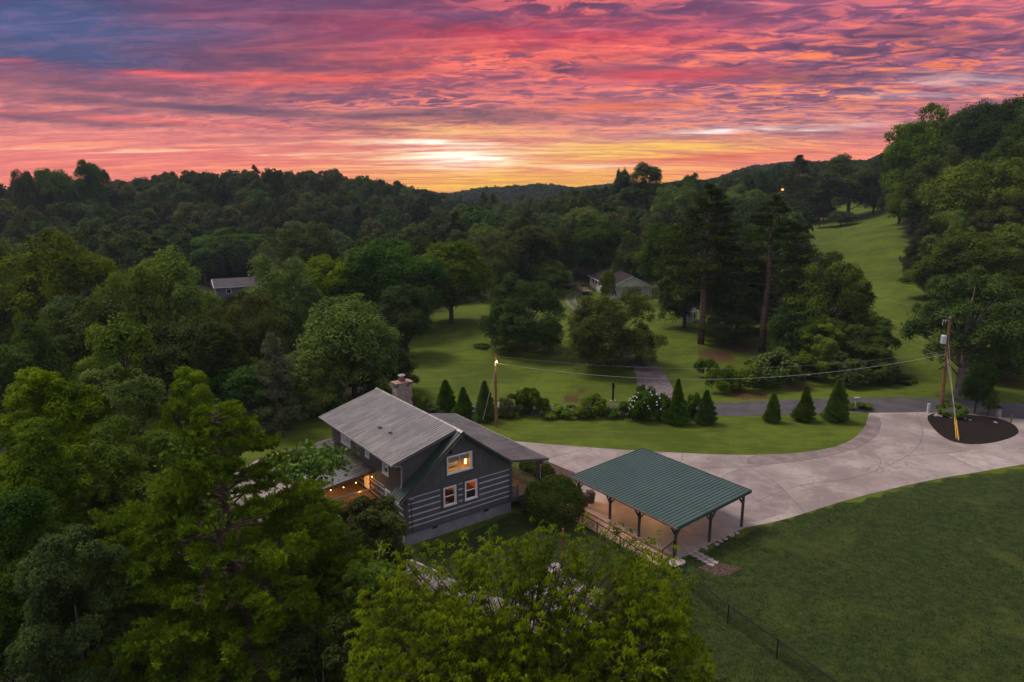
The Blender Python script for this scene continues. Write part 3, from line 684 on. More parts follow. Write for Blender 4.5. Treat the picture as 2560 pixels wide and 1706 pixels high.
def window(root, face, a0, a1, z0, z1, style, lit, blind=None, roomc='room', deep=1.3):
    """style 'slider' (two sashes side by side) or 'hung' (upper and lower)"""
    def P(a, d, z): return (a, -d, z) if face == 'front' else (-9.45-d, a, z)
    def bx(m, aa, ab, da, db, za, zb):
        p, q = P(aa, da, za), P(ab, db, zb)
        m.box(min(p[0], q[0]), max(p[0], q[0]), min(p[1], q[1]), max(p[1], q[1]), za, zb)
    t = .11
    f = MB(); bx(f, a0, a0+t, -.04, .055, z0+t, z1-t); bx(f, a1-t, a1, -.04, .055, z0+t, z1-t); bx(f, a0, a1, -.04, .058, z1-t, z1); bx(f, a0-.03, a1+.03, -.04, .085, z0, z0+t)
    w = f.build('window', M['white'], root)
    s = MB(); i0, i1, j0, j1 = a0+t, a1-t, z0+t, z1-t; k = .045
    bx(s, i0, i0+k, -.05, .0, j0, j1); bx(s, i1-k, i1, -.05, .0, j0, j1); bx(s, i0+k, i1-k, -.05, .0, j0, j0+k); bx(s, i0+k, i1-k, -.05, .0, j1-k, j1)
    if style == 'slider': c = (i0+i1)/2; bx(s, c-.03, c+.03, -.052, .012, j0+k, j1-k)
    else: c = (j0+j1)/2; bx(s, i0+k, i1-k, -.052, .012, c-.03, c+.03)
    s.build('sash', M['white'], w)
    g_ = MB(); q = [P(i0, -.03, j0), P(i1, -.03, j0), P(i1, -.03, j1), P(i0, -.03, j1)]; g_.face(*q); g_.build('pane', M['glass'], w)
    r = MB(); D = -deep; e = .02; A0, A1, Z0, Z1 = a0-.25, a1+.25, z0-.1, z1+.12
    r.face(P(A0, D, Z0), P(A1, D, Z0), P(A1, D, Z1), P(A0, D, Z1)); d0 = -.06
    r.face(P(A0, d0, Z0), P(A0, D, Z0), P(A0, D, Z1), P(A0, d0, Z1)); r.face(P(A1, d0, Z0), P(A1, D, Z0), P(A1, D, Z1), P(A1, d0, Z1))
    r.face(P(A0, d0, Z0), P(A1, d0, Z0), P(A1, D, Z0), P(A0, D, Z0)); r.face(P(A0, d0, Z1), P(A1, d0, Z1), P(A1, D, Z1), P(A0, D, Z1))
    r.build('room_wall', M[roomc], w)
    if blind:
        b = MB(); za = j1-(j1-j0)*blind
        for k2 in range(int((j1-za)/.06)): zz = j1-.06*k2; b.hexa([P(i0+.05, -.12, zz-.055), P(i1-.05, -.12, zz-.055), P(i1-.05, -.14, zz-.055), P(i0+.05, -.14, zz-.055), P(i0+.05, -.13, zz), P(i1-.05, -.13, zz), P(i1-.05, -.15, zz), P(i0+.05, -.15, zz)])
        b.build('blind', M['blind'], w)
    if lit: lamp('room_light', P((a0+a1)/2+.2, -deep*.55, z1-.25), lit[0], lit[1], w, .08)
    # dark surround board proud of the siding
    return w
def build_house():
    root = thing('log_cabin', 'grey log cabin with white chinking stripes, metal roofs and lit gable windows', 'house', (HB[0], HB[1], 0), HA)
    WL, WR, UB = -9.45, 0.0, 13.2
    m = MB()
    m.box(WL+.03, WR-.03, .03, UB, -.4, .91); f = m.build('foundation', M['foundation'], root)
    for s in (-2.45, -7.07):
        m = MB(); m.box(s-.21, s+.21, -.005, .06, .72, .98)
        for k in range(4): m.box(s-.19, s+.19, -.02, -.006, .745+k*.06, .775+k*.06)
        m.build('crawl_vent', M['black'], f)
    # walls with real window openings
    UW = (-5.97, -3.74, 4.64, 6.08); L1 = (-6.31, -5.2, 2.17, 3.72); L2 = (-4.43, -3.31, 2.15, 3.72)
    S1 = (9.24, 11.15, 4.67, 6.05); S2 = (5.72, 6.42, 4.93, 6.05); S3 = (2.47, 3.43, 4.55, 6.02); S4 = (2.12, 3.16, 1.92, 3.42)
    hole = lambda a: [(a[0]+.03, a[2]+.03), (a[1]-.03, a[2]+.03), (a[1]-.03, a[3]-.03), (a[0]+.03, a[3]-.03)]
    m = MB()
    m.poly([(x, 0, z) for x, z in ((WL, .91), (WR, .91), (WR, 4.28), (-4.75, 7.75), (WL, 4.2))], [[(x, 0, z) for x, z in hole(h)] for h in (UW, L1, L2)])
    m.poly([(WL, y, z) for y, z in ((0, .91), (UB, .91), (UB, 6.38), (.71, 6.38), (.71, 4.15), (0, 4.15))], [[(WL, y, z) for y, z in hole(h)] for h in (S1, S2, S3, S4)])
    m.face((WR, 0, .91), (WR, UB, .91), (WR, UB, 4.4), (WR, 0, 4.4))
    m.poly([(x, UB, z) for x, z in ((WL, .91), (WR, .91), (WR, 4.4), (-4.75, 7.75), (WL, 6.4))])
    m.poly([(x, .71, z) for x, z in ((WL, 4.0), (WL, 6.38), (-5.0, 7.66), (-4.9, 7.6))])
    w = m.build('wall', M['wall'], root)
    # log courses: hewn faces stand 3 cm proud between the white chinking
    m = MB(); zs = [1.44, 1.83, 2.29, 2.77, 3.23, 3.67]; hh = [.045, .05, .055, .055, .055, .035]
    segs = [(-9.25, -6.58), (-5.0, -4.62), (-3.12, -.24)]
    for i, z in enumerate(zs):
        for a, b in ([(-9.25, -.24)] if i < 2 else segs): m.box(a, b, -.030, -.002, z-hh[i], z+hh[i])
    for i, z in enumerate(zs[:-1]+[3.42]):
        if i == 5: z = 3.5
        for a, b in ([(.25, 13.0)] if i < 1 else [(.25, 1.95), (3.3, 13.0)]): m.box(-9.48, -9.452, a, b, z-.05, z+.05)
    m.build('chinking', M['chink'], w)
    m = MB()
    for a, b in ((-9.49, -9.25), (-.24, .04)):
        for i in range(6):
            z0 = [.95, 1.5, 1.9, 2.36, 2.84, 3.30][i]; z1_ = [1.38, 1.77, 2.22, 2.70, 3.16, 3.62][i]
            m.box(a, b, -.06 - (.03 if i % 2 else 0), .25, z0, z1_)
        m.build('corner_post', M['grey_paint'], w); m = MB()
    m.v and m.build('corner_boards', M['grey_paint'], w)
    m = MB()
    for a in (UW, L1, L2):   # flat boards round the openings
        k = .17
        m.box(a[0]-k, a[0]-.004, -.022, -.003, a[2]-k, a[3]+k); m.box(a[1]+.004, a[1]+k, -.022, -.003, a[2]-k, a[3]+k)
        m.box(a[0]-.004, a[1]+.004, -.022, -.003, a[2]-k, a[2]-.003); m.box(a[0]-.004, a[1]+.004, -.022, -.003, a[3]+.003, a[3]+k)
    m.box(-9.44, -.01, -.035, -.004, .91, 1.06)
    m.build('trim_board', M['grey_paint'], w)
    warm = (1.0, .56, .18); red = (1.0, .40, .10)
    w1 = window(root, 'front', *UW, 'slider', (26, warm), .42, deep=2.2)
    m = MB(); m.box(-5.85, -4.25, 1.2, 2.15, 4.66, 5.05); m.tube([(-4.5, 1.1, 4.9), (-4.5, 1.1, 5.32), (-4.2, 1.1, 5.32), (-4.2, 1.1, 4.9)], .03, 6); m.build('bed', M['white'], w1)
    m = MB(); m.tube([(-3.98, .55, 4.9), (-3.98, .55, 5.5)], [.09, .07], 10); m.build('lamp_shade', M['glow'], w1)
    wl = window(root, 'front', *L1, 'hung', (7, warm), None, deep=1.8)
    m = MB(); m.box(-6.2, -5.6, .8, 1.5, 2.1, 2.75); m.box(-5.5, -5.2, .6, 1.2, 2.1, 3.1); m.build('furniture', M['red_wood'], wl)
    wr = window(root, 'front', *L2, 'hung', (15, (1.0, .46, .12)), None, 'red_room', deep=1.8)
    m = MB(); m.box(-4.6, -3.2, .5, 1.6, 2.06, 2.72); m.build('furniture', M['dark_wood'], wr)
    window(root, 'left', *S1, 'slider', (3, warm), .8)
    window(root, 'left', *S2, 'hung', (12, warm), None)
    window(root, 'left', *S3, 'hung', (1.0, warm), .5)
    window(root, 'left', *S4, 'hung', (.6, red), None)
    # main roof: two steep slopes from one ridge
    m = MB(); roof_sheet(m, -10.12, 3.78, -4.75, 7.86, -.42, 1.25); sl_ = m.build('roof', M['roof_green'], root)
    m = MB(); roof_sheet(m, -.28, 4.50, -4.75, 7.855, -.42, 14.0); rr = m.build('roof', M['roof'], root)
    m = MB(); m.hexa([(-4.93, -.44, 7.80), (-4.75, -.44, 7.93), (-4.75, 14.02, 7.93), (-4.93, 14.02, 7.83), (-4.93, -.44, 7.83), (-4.75, -.44, 7.955), (-4.75, 14.02, 7.955), (-4.93, 14.02, 7.86)])
    m.hexa([(-4.75, -.44, 7.93), (-4.57, -.44, 7.78), (-4.57, 14.02, 7.78), (-4.75, 14.02, 7.93), (-4.75, -.44, 7.955), (-4.57, -.44, 7.81), (-4.57, 14.02, 7.81), (-4.75, 14.02, 7.955)])
    m.build('ridge_cap', M['roof'], rr)
    m = MB()  # barge boards on the front gable
    m.beam((-10.1, -.40, 3.64), (-4.75, -.40, 7.70), .05, .22, up=(0, 1, 0)); m.beam((-4.75, -.405, 7.70), (-.1, -.405, 4.22), .05, .26, up=(0, 1, 0)); m.box(-4.81, -4.69, -.36, -.28, 7.1, 7.55)
    m.build('barge_board', M['grey_paint'], root)
    m = MB(); m.face((-10.1, -.40, 3.70), (-4.75, -.40, 7.76), (-4.75, 0, 7.76), (-10.1, 0, 3.70)); m.face((-4.75, -.40, 7.76), (-.3, -.40, 4.42), (-.3, 0, 4.42), (-4.75, 0, 7.76)); m.build('soffit', M['grey_paint'], root)
    # long shed dormer
    m = MB(); roof_sheet(m, -10.18, 6.36, -4.80, 7.90, .32, 13.85); d = m.build('dormer_roof', M['roof'], root)
    m = MB(); m.beam((-10.18, .34, 6.24), (-4.85, .34, 7.76), .04, .2, up=(0, 1, 0)); m.beam((-10.18, 13.83, 6.24), (-4.85, 13.83, 7.76), .04, .2, up=(0, 1, 0)); m.box(-10.17, -10.13, .34, 13.83, 6.14, 6.32)
    m.face((-10.15, .4, 6.22), (-9.45, .4, 6.40), (-9.45, 13.8, 6.40), (-10.15, 13.8, 6.22)); m.build('fascia', M['grey_paint'], d)
    for x, y, h in ((-8.10, 6.45, 1.0), (-8.05, 4.85, .95)):
        z = 6.36+(x+10.18)*.2862
        m = MB(); m.tube([(x, y, z), (x, y, z+h*.7)], .055, 10); pz = m.build('vent_pipe', M['white'], d, smooth=False)
        m = MB(); m.tube([(x, y, z+.03), (x, y, z+.12)], [.17, .08], 10); m.build('pipe_boot', M['black'], pz)
    m = MB(); m.box(-10.31, -10.19, .30, 13.87, 6.24, 6.34); m.box(-10.32, -10.30, .30, 13.87, 6.28, 6.38); gt = m.build('gutter', M['gutter'], root)
    m = MB(); m.tube([(-10.2, .42, 6.26), (-10.0, .40, 6.15), (-9.6, .40, 6.12), (-9.45, .42, 5.95), (-9.47, .46, 4.62), (-9.6, .40, 4.42)], .06, 8); m.build('downspout', M['gutter'], gt)
    m = MB(); m.box(-10.24, -10.13, -.42, 1.2, 3.66, 3.76); g2 = m.build('gutter', M['gutter'], root)
    m = MB(); m.tube([(-10.15, -.3, 3.66), (-9.62, -.12, 3.3), (-9.55, -.1, .3)], .05, 8); m.build('downspout', M['grey_paint'], g2)
    # chimney
    m = MB(); m.box(-.78, .78, -.46, .46, 0, 7.55); c = m.build('chimney', M['chimney'], root, loc=(-3.0, 12.45, .95), bevel=.05)
    m = MB(); m.slab([(-.86, -.54), (.86, -.54), (.86, .54), (-.86, .54)], 7.55, 7.63); m.build('chimney_crown', mat('crown_mortar', (.34, .22, .19), .9, .2, .2, 3), c)
    m = MB(); m.box(-.24, .24, -.22, .22, 7.632, 7.92); m.build('flue', M['brick'], c)
    m = MB(); m.tube([(0, 0, 7.921), (0, 0, 8.1)], .13, 10); m.tube([(0, 0, 8.16), (0, 0, 8.24), (0, 0, 8.32)], [.36, .30, .04], 12); m.build('chimney_cap', M['gutter'], c)
    # right-hand front porch
    p = MB(); roof_sheet(p, 3.45, 3.86, -.20, 4.55, -.42, 14.05); pr = p.build('porch_roof', M['roof'], root)
    m = MB(); m.beam((3.44, -.40, 3.73), (-.2, -.40, 4.42), .05, .19, up=(0, 1, 0)); m.box(3.38, 3.42, -.40, 14.0, 3.62, 3.79); m.box(2.85, 3.0, -.1, 13.9, 3.38, 3.6); m.face((-.1, -.38, 4.42), (3.4, -.38, 3.78), (3.4, 14, 3.78), (-.1, 14, 4.42)); m.build('porch_beam', M['grey_paint'], pr)
    m = MB(); m.box(3.45, 3.55, -.42, 14.05, 3.74, 3.84); m.box(3.54, 3.56, -.42, 14.05, 3.78, 3.87); m.tube([(3.45, -.2, 3.76), (3.15, .12, 3.45), (3.05, .14, 3.3), (3.05, .14, 1.1)], .05, 8); m.build('gutter', M['gutter'], pr)
    for u in (.35, 4.9, 9.4, 13.6):
        m = MB(); m.box(2.82, 3.0, u-.09, u+.09, 1.06, 3.40); m.box(2.78, 3.04, u-.13, u+.13, 1.05, 1.2); m.build('post', M['grey_paint'], root)
    m = MB()
    for k in range(25): m.box(.02+k*.12, .128+k*.12, .12, 13.8, .98, 1.05)
    m.build('porch_floor', M['deck'], root)
    m = MB(); m.box(.02, 3.02, .08, .115, .72, 1.0); m.box(3.021, 3.05, .1, 13.8, .72, 1.05); m.build('skirt_board', M['grey_paint'], root)
    for (a, b) in (((2.78, .45, 1.12), (2.78, 4.8, 1.12)), ((2.78, 5.0, 1.12), (2.78, 9.3, 1.12)), ((.05, .14, 1.12), (.72, .14, 1.12)), ((1.98, .14, 1.12), (2.72, .14, 1.12))):
        m = MB(); lattice_panel(m, a, b, .82); m.beam((a[0], a[1], 1.98), (b[0], b[1], 1.98), .10, .05); m.beam((a[0], a[1], 1.09), (b[0], b[1], 1.09), .07, .05)
        for q in (a, b): m.box(q[0]-.05, q[0]+.05, q[1]-.05, q[1]+.05, 1.055, 2.02)
        m.build('lattice_railing', M['lattice'], root)
    m = MB(); m.beam((.78, .14, 1.75), (1.92, .14, 1.75), .05, .05); m.beam((.78, .14, 1.2), (1.92, .14, 1.2), .05, .05); m.build('porch_gate', M['gutter'], root)
    m = MB()
    for k in range(6): m.box(.75, 2.1, -.30-.29*k, .02-.29*k-.004*k, .86-.17*k, .90-.17*k); m.box(.80, 2.05, -.02-.29*k, .0-.29*k, .72-.17*k, .855-.17*k)
    for x in (.74, 2.07): m.hexa([(x, .05, .5), (x+.05, .05, .5), (x+.05, -1.8, -.3), (x, -1.8, -.3), (x, .05, .95), (x+.05, .05, .95), (x+.05, -1.8, .1), (x, -1.8, .1)][::1])
    st = m.build('stairs', M['dark_wood'], root)
    m = MB()
    for x in (2.15,): m.beam((x, .1, 1.98), (x, -1.7, .95), .08, .05); m.box(x-.05, x+.05, -1.75, -1.65, 0, .95)
    m.build('handrail', M['gutter'], st)
    # left-hand porch
    p = MB(); roof_sheet(p, -13.85, 3.86, -9.452, 4.34, 4.75, 13.5); pl = p.build('porch_roof', M['roof'], root)
    m = MB(); m.beam((-13.8, 4.78, 3.73), (-9.5, 4.78, 4.19), .05, .16, up=(0, 1, 0)); m.box(-13.7, -13.55, 4.8, 13.45, 3.55, 3.78); m.box(-9.47, -9.455, 4.8, 13.5, 4.36, 4.44); m.build('porch_beam', M['red_wood'], pl)
    m = MB(); m.box(-13.95, -13.85, 4.75, 13.5, 3.74, 3.84); m.build('gutter', M['gutter'], pl)
    for u in (5.0, 9.1, 13.2):
        m = MB(); m.box(-13.7, -13.55, u-.075, u+.075, .0, 3.56); m.build('post', M['red_wood'], root)
    m = MB()
    for k in range(30): m.box(-13.7+k*.141, -13.575+k*.141, 4.72, 13.4, 2.02, 2.06)
    m.build('porch_floor', M['deck'], root)
    m = MB(); m.box(-13.75, -9.46, 4.60, 4.70, 1.82, 2.08); m.box(-13.8, -13.7, 4.6, 13.4, 1.82, 2.08)
    for x in (-13.5, -11.6, -9.7): m.box(x-.07, x+.07, 4.6, 4.74, 0, 1.82)
    m.build('deck_beam', M['red_wood'], root)
    m = MB(); m.box(-13.75, -9.5, 4.50, 4.75, 2.92, 2.97); m.build('deck_ledge', M['gutter'], root)
    m = MB(); m.box(-9.50, -9.44, 5.75, 6.85, 2.10, 3.72); dr = m.build('door', M['red_wood'], root)
    m = MB(); m.box(-9.53, -9.505, 5.85, 6.25, 2.3, 3.1); m.box(-9.53, -9.505, 6.33, 6.75, 2.3, 3.1); m.box(-9.53, -9.505, 5.85, 6.25, 3.16, 3.6); m.box(-9.53, -9.505, 6.33, 6.75, 3.16, 3.6); m.build('door_pane', M['glow'], dr) if False else m.build('door_pane', mat('door_pane', (.45, .25, .10), .3, .5, emit=(1, .5, .14), estr=.5), dr)
    m = MB(); m.tube([(-9.56, 5.8, 2.82), (-9.56, 5.8, 2.88)], .035, 8); m.build('handle', M['black'], dr)
    # floodlight and service cable on the front left corner
    m = MB(); m.tube([(-9.05, -.02, 3.62), (-9.05, -.14, 3.66)], .03, 8); m.tube([(-9.05, -.14, 3.66), (-9.22, -.22, 3.60)], [.04, .07], 8); m.tube([(-9.05, -.14, 3.66), (-8.84, -.22, 3.62)], [.04, .07], 8); m.build('floodlight', M['gutter'], root)
    m = MB(); m.tube([(-9.02, -.05, 3.55), (-8.99, -.055, 2.2), (-9.0, -.05, .95)], .022, 6); m.build('cable', M['black'], root)
    m = MB(); m.box(-5.75, -5.55, -.14, -.005, 6.28, 6.52); m.build('speaker', M['black'], root)
    m = MB(); m.box(-10.3, -9.9, 13.3, 13.6, 6.0, 6.2); m.build('soffit_light', M['black'], root)
    return root
house = build_house()
def hl(s, u, z): q = hw(s, u); return (q[0], q[1], z)
def string_lights():
    t = thing('string_lights', 'sagging string of small amber bulbs along the left porch edge', 'string lights', hl(-9.5, 4.95, 3.6), HA)
    pts = []
    for k in range(25):
        f = k/24; pts.append((-4.0*f, .0, .15-.42*f + .28*abs(math.sin(f*math.pi*3))))
    m = MB(); m.tube(pts, .012, 5); m.build('cable', M['black'], t)
    for k in (1, 9, 15, 21):
        x, y, z = pts[k]; m = MB(); m.tube([(x, y, z-.12), (x, y, z-.085), (x, y, z-.04)], [.015, .05, .02], 8); m.build('bulb', M['bulb'], t)
    lamp('bulb_light', (-.9, .8, -.25), 34, (1, .45, .10), t, .1); lamp('bulb_light', (-2.8, 2.5, -.25), 34, (1, .48, .12), t, .1)
string_lights()
def porch_lamp():
    t = thing('wall_lantern', 'small lit lantern on the cabin wall above the right porch floor', 'lantern', hl(.02, 3.2, 2.9), HA)
    m = MB(); m.box(0, .05, -.06, .06, -.1, .2); m.build('bracket', M['black'], t); m = MB(); m.tube([(.12, 0, -.1), (.12, 0, .1)], [.05, .07], 8); m.build('shade', M['glow'], t)
    lamp('lantern_light', (.35, 0, 0), 75, (1, .58, .22), t, .08)
porch_lamp()

# ================================================================== CARPORT
def build_carport():
    S0, S1, U0, U1 = 4.65, 13.15, -12.88, -1.85; z0, z1_ = 2.50, 2.95
    root = thing('carport', 'open carport with a teal green ribbed metal roof on braced dark posts', 'carport', (HB[0], HB[1], 0), HA)
    zz = lambda s: z0+(s-S0)*(z1_-z0)/(S1-S0)
    m = MB(); roof_sheet(m, S0, z0, S1, z1_, U0, U1, sp=.305, ribh=.04); rf = m.build('roof', M['roof_teal'], root)
    m = MB(); m.hexa([(S0, U0-.03, z0-.2), (S1, U0-.03, z1_-.2), (S1, U0, z1_-.2), (S0, U0, z0-.2), (S0, U0-.03, z0+.03), (S1, U0-.03, z1_+.03), (S1, U0, z1_+.03), (S0, U0, z0+.03)])
    m.hexa([(S0, U1, z0-.2), (S1, U1, z1_-.2), (S1, U1+.03, z1_-.2), (S0, U1+.03, z0-.2), (S0, U1, z0+.03), (S1, U1, z1_+.03), (S1, U1+.03, z1_+.03), (S0, U1+.03, z0+.03)])
    m.box(S1, S1+.03, U0-.03, U1+.03, z1_-.2, z1_+.035); m.build('roof_trim', M['roof_teal'], rf)
    m = MB(); m.box(S0-.13, S0-.01, U0-.05, U1+.05, z0-.13, z0-.02); m.box(S0-.15, S0-.13, U0-.05, U1+.05, z0-.10, z0+.02); m.build('gutter', mat('rust_gutter', (.17, .12, .11), .6, .3), root)
    rows = [(5.15, [-12.4, -8.96, -5.92, -2.35]), (8.7, [-12.62]), (12.6, [-12.62, -7.6, -2.35]), (8.7, [-2.35])]
    m = MB(); m.box(5.05, 5.25, U0+.15, U1-.15, zz(5.15)-.32, zz(5.15)-.08); m.box(12.5, 12.7, U0+.15, U1-.15, zz(12.6)-.32, zz(12.6)-.08)
    m.hexa([(5.26, -12.7, zz(5.2)-.3), (12.49, -12.7, zz(12.5)-.3), (12.49, -12.54, zz(12.5)-.3), (5.26, -12.54, zz(5.2)-.3), (5.26, -12.7, zz(5.2)-.08), (12.49, -12.7, zz(12.5)-.08), (12.49, -12.54, zz(12.5)-.08), (5.26, -12.54, zz(5.2)-.08)])
    for k in range(15):
        y = U0+.3+k*(U1-U0-.6)/14; m.hexa([(S0+.05, y-.02, z0-.2), (S1-.05, y-.02, z1_-.2), (S1-.05, y+.02, z1_-.2), (S0+.05, y+.02, z0-.2), (S0+.05, y-.02, z0-.062), (S1-.05, y-.02, z1_-.062), (S1-.05, y+.02, z1_-.062), (S0+.05, y+.02, z0-.062)])
    m.build('beam', M['dark_wood'], root)
    for s, us in rows:
        for u in us:
            h = zz(s)-.325
            m = MB(); m.box(s-.08, s+.08, u-.08, u+.08, 0.0, h); po = m.build('post', M['dark_wood'], root, bevel=.008)
            m = MB(); b = .62
            along = [(0, 1), (0, -1)] if s in (5.15, 12.6) else [(1, 0), (-1, 0)]
            if u in (-12.4, -12.62) and s in (5.15, 12.6): along = [(0, 1), (1, 0) if s < 9 else (-1, 0)]
            for a, c in along: m.beam((s+a*.09, u+c*.09, h-b), (s+a*b, u+c*b, h+.02+a*.03), .09, .09)
            m.build('brace', M['dark_wood'], po)
    tl = MB(); tl.tube([(8.9, -7.3, zz(8.9)-.22), (8.9, -7.3, zz(8.9)-.32)], .14, 12); tl.build('ceiling_light', M['glow'], root)
    lamp('carport_light', (8.9, -7.3, zz(8.9)-.55), 210, (1, .56, .22), root, .12)
    lamp('carport_light', (7.0, -4.2, zz(7)-.5), 130, (1, .52, .2), root, .12)
build_carport()

# ================================================================== POLES AND LINES
M['pole'] = mat('pole_wood', (0.20, 0.095, 0.055), .85, .2, .3, 2.5, bump=.4)
M['pole_grey'] = mat('pole_grey', (0.17, 0.13, 0.115), .85, .2, .3, 2.5)
M['can'] = mat('transformer_can', (0.50, 0.52, 0.58), .45, .5, .08)
M['yellow'] = mat('yellow_guard', (0.72, 0.40, 0.03), .5, .4, .1)
M['wire'] = mat('wire', (0.36, 0.34, 0.35), .5, .5)
M['wire_dark'] = mat('wire_dark', (0.10, 0.10, 0.10), .5, .4)
def sag(p, q, s, n=24):
    p, q = Vector(p), Vector(q); return [p.lerp(q, k/n) - Vector((0, 0, 4*s*(k/n)*(1-k/n))) for k in range(n+1)]
P1b = at(1241, 1068); P1t = atY(1238, 886, P1b[1])
P2b = at(2352, 1035); P2t = atY(2375, 795, P2b[1])
def build_poles():
    t = thing('utility_pole', 'wooden service pole on the lawn behind the cabin with its top lit by a lamp', 'utility pole', tuple(P1b))
    tp = Vector(P1t)-Vector(P1b)
    m = MB(); m.tube([(0, 0, -.4), tp*.5, tp], [.17, .145, .115], 10); m.build('shaft', M['pole'], t)
    m = MB(); m.box(tp.x-.06, tp.x+.06, tp.y-.17, tp.y-.1, tp.z-1.25, tp.z-.9); m.build('insulator', M['can'], t)
    a = tp+Vector((.15, -.35, -.75)); m = MB(); m.tube([tp+Vector((0, -.1, -.5)), tp+Vector((.1, -.4, -.35)), a+Vector((0, 0, .1))], .025, 6); m.build('lamp_arm', M['can'], t)
    m = MB(); m.tube([a+Vector((0, 0, .1)), a+Vector((0, 0, -.04))], [.06, .13], 10); m.build('lamp_head', M['glow'], t)
    lamp('pole_light', tuple(a+Vector((.25, -.35, -.2))), 32, (1, .70, .30), t, .1)
    m = MB(); m.box(.1, .32, -.16, .1, 2.3, 2.75); m.build('meter_box', M['can'], t)
    t = thing('utility_pole', 'tall brown utility pole with a grey transformer at the drive entrance', 'utility pole', tuple(P2b))
    tp = Vector(P2t)-Vector(P2b); d = tp.normalized()
    m = MB(); m.tube([(0, 0, -.4), tp*.5, tp], [.21, .175, .14], 12); m.build('shaft', M['pole'], t)
    c = tp*(1-52/240.)+Vector((-.52, -.05, 0)); m = MB(); m.tube([c-d*.48, c+d*.38, c+d*.48], [.29, .29, .2], 14); can = m.build('transformer', M['can'], t)
    m = MB(); m.tube([c+d*.48, c+d*.72], [.05, .035], 8); m.tube([c+Vector((.25, 0, 0)), c+Vector((.45, .04, 0))], .06, 6); m.build('bushing', M['wire_dark'], can)
    m = MB(); e = tp*(1-.03); m.tube([e, e+Vector((-.75, 0, .05))], .03, 6); m.tube([e+Vector((-.75, 0, -.5)), e+Vector((-.75, 0, .15))], .05, 6); m.tube([e+Vector((-.45, 0, -.25)), e+Vector((-.45, 0, .15))], .05, 6); m.tube([tp, tp+d*.2], [.06, .04], 8); m.build('cutout_arm', M['wire'], t)
    m = MB()
    for f, dx in ((.60, -.55), (.56, -.35), (.47, -.7), (.49, -.4)): q = tp*f; m.tube([q+Vector((-.1, -.1, 0)), q+Vector((dx, -.15, .12))], .025, 6); m.tube([q+Vector((dx-.1, -.15, .0)), q+Vector((dx+.1, -.15, .18))], .09, 7)
    m.build('clamp', M['black'], t)
    # lines
    A = P1t + np.array([0, -.1, -.95]); B = P2b + (P2t-P2b)*.63 + np.array([-.2, -.1, 0])
    m = MB(); m.tube(sag(A, B, 2.35, 40), .020, 6); tag(m.build('service_cable', M['wire']), 'thick grey overhead cable sagging from the lawn pole to the transformer pole', 'cable')
    m = MB(); m.tube(sag(P1t+np.array([0, 0, -.2]), P2b+(P2t-P2b)*.66, 1.7, 40), .006, 5); tag(m.build('telephone_wire', M['wire']), 'thin upper wire running above the thick cable between the two poles', 'wire')
    for i, (pa, far) in enumerate(((P2t, (2045, 665, 168)), (P2b+(P2t-P2b)*.80, (1990, 690, 168)), (P2b+(P2t-P2b)*.60, (1985, 715, 168)))):
        m = MB(); m.tube(sag(pa, atY(*far), 1.0), .008, 5)
        tag(m.build('power_line', M['wire']), ['topmost power line leaving the transformer pole over the meadow', 'middle power line leaving the transformer can over the meadow', 'lowest power line leaving the transformer pole over the meadow'][i], 'power line', 'power lines crossing the right meadow')
    m = MB(); m.tube([tuple(P1b+np.array([0, -.1, 6.9])), tuple(HB+np.array([E1[0]*3.4+E2[0]*9, E1[1]*3.4+E2[1]*9, 4.6]))], .008, 5); tag(m.build('service_drop', M['wire']), 'thin pale wire dropping from the lawn pole to the porch roof', 'wire')
    for i, ((gx, gy), f) in enumerate((((2397, 1105), .62), ((2398, 1103), .66), ((2391, 1101), .80))):
        b = at(gx, gy); q = P2b+(P2t-P2b)*f; v = Vector(q)-Vector(b)
        t = thing('guy_wire', ['steel guy wire with the longest yellow guard, anchored in the black mulch', 'steel guy wire with the yellow guard standing furthest right', 'steel guy wire fixed highest on the transformer pole, yellow guard at left'][i], 'guy wire', tuple(b), 0, 'guy wires of the transformer pole')
        m = MB(); m.tube([(0, 0, 0), v], .012, 5); m.build('wire', M['wire'], t)
        L_ = v.length; g0 = Vector((0, 0, 0))+v*(.25/L_); g1 = v*(2.7/L_); m = MB(); m.tube([g0, g1], .042, 8); m.build('guard', M['yellow'], t)
    m = MB(); b = at(2320, 1032); m.box(-.14, .14, -.1, .1, 0, 1.05); m.box(-.16, .16, -.12, .12, 1.051, 1.1); tag(m.build('utility_box', M['can'], loc=tuple(b), bevel=.02), 'pale green utility pedestal at the foot of the transformer pole', 'utility box')
    b = onT(1356, 676); tp = Vector(atY(1353, 618, b[1]))-Vector(b); t = thing('utility_pole', 'far utility pole with two pale transformers among dark trees', 'utility pole', tuple(b))
    m = MB(); m.tube([(0, 0, -.5), tp], [.18, .13], 8); m.build('shaft', M['pole_grey'], t)
    for k, dz in ((-.55, .45), (.55, .5)): m = MB(); m.tube([(k, 0, tp.z*dz-.5), (k, 0, tp.z*dz+.5)], .33, 10); m.build('transformer', M['can'], t)
build_poles()

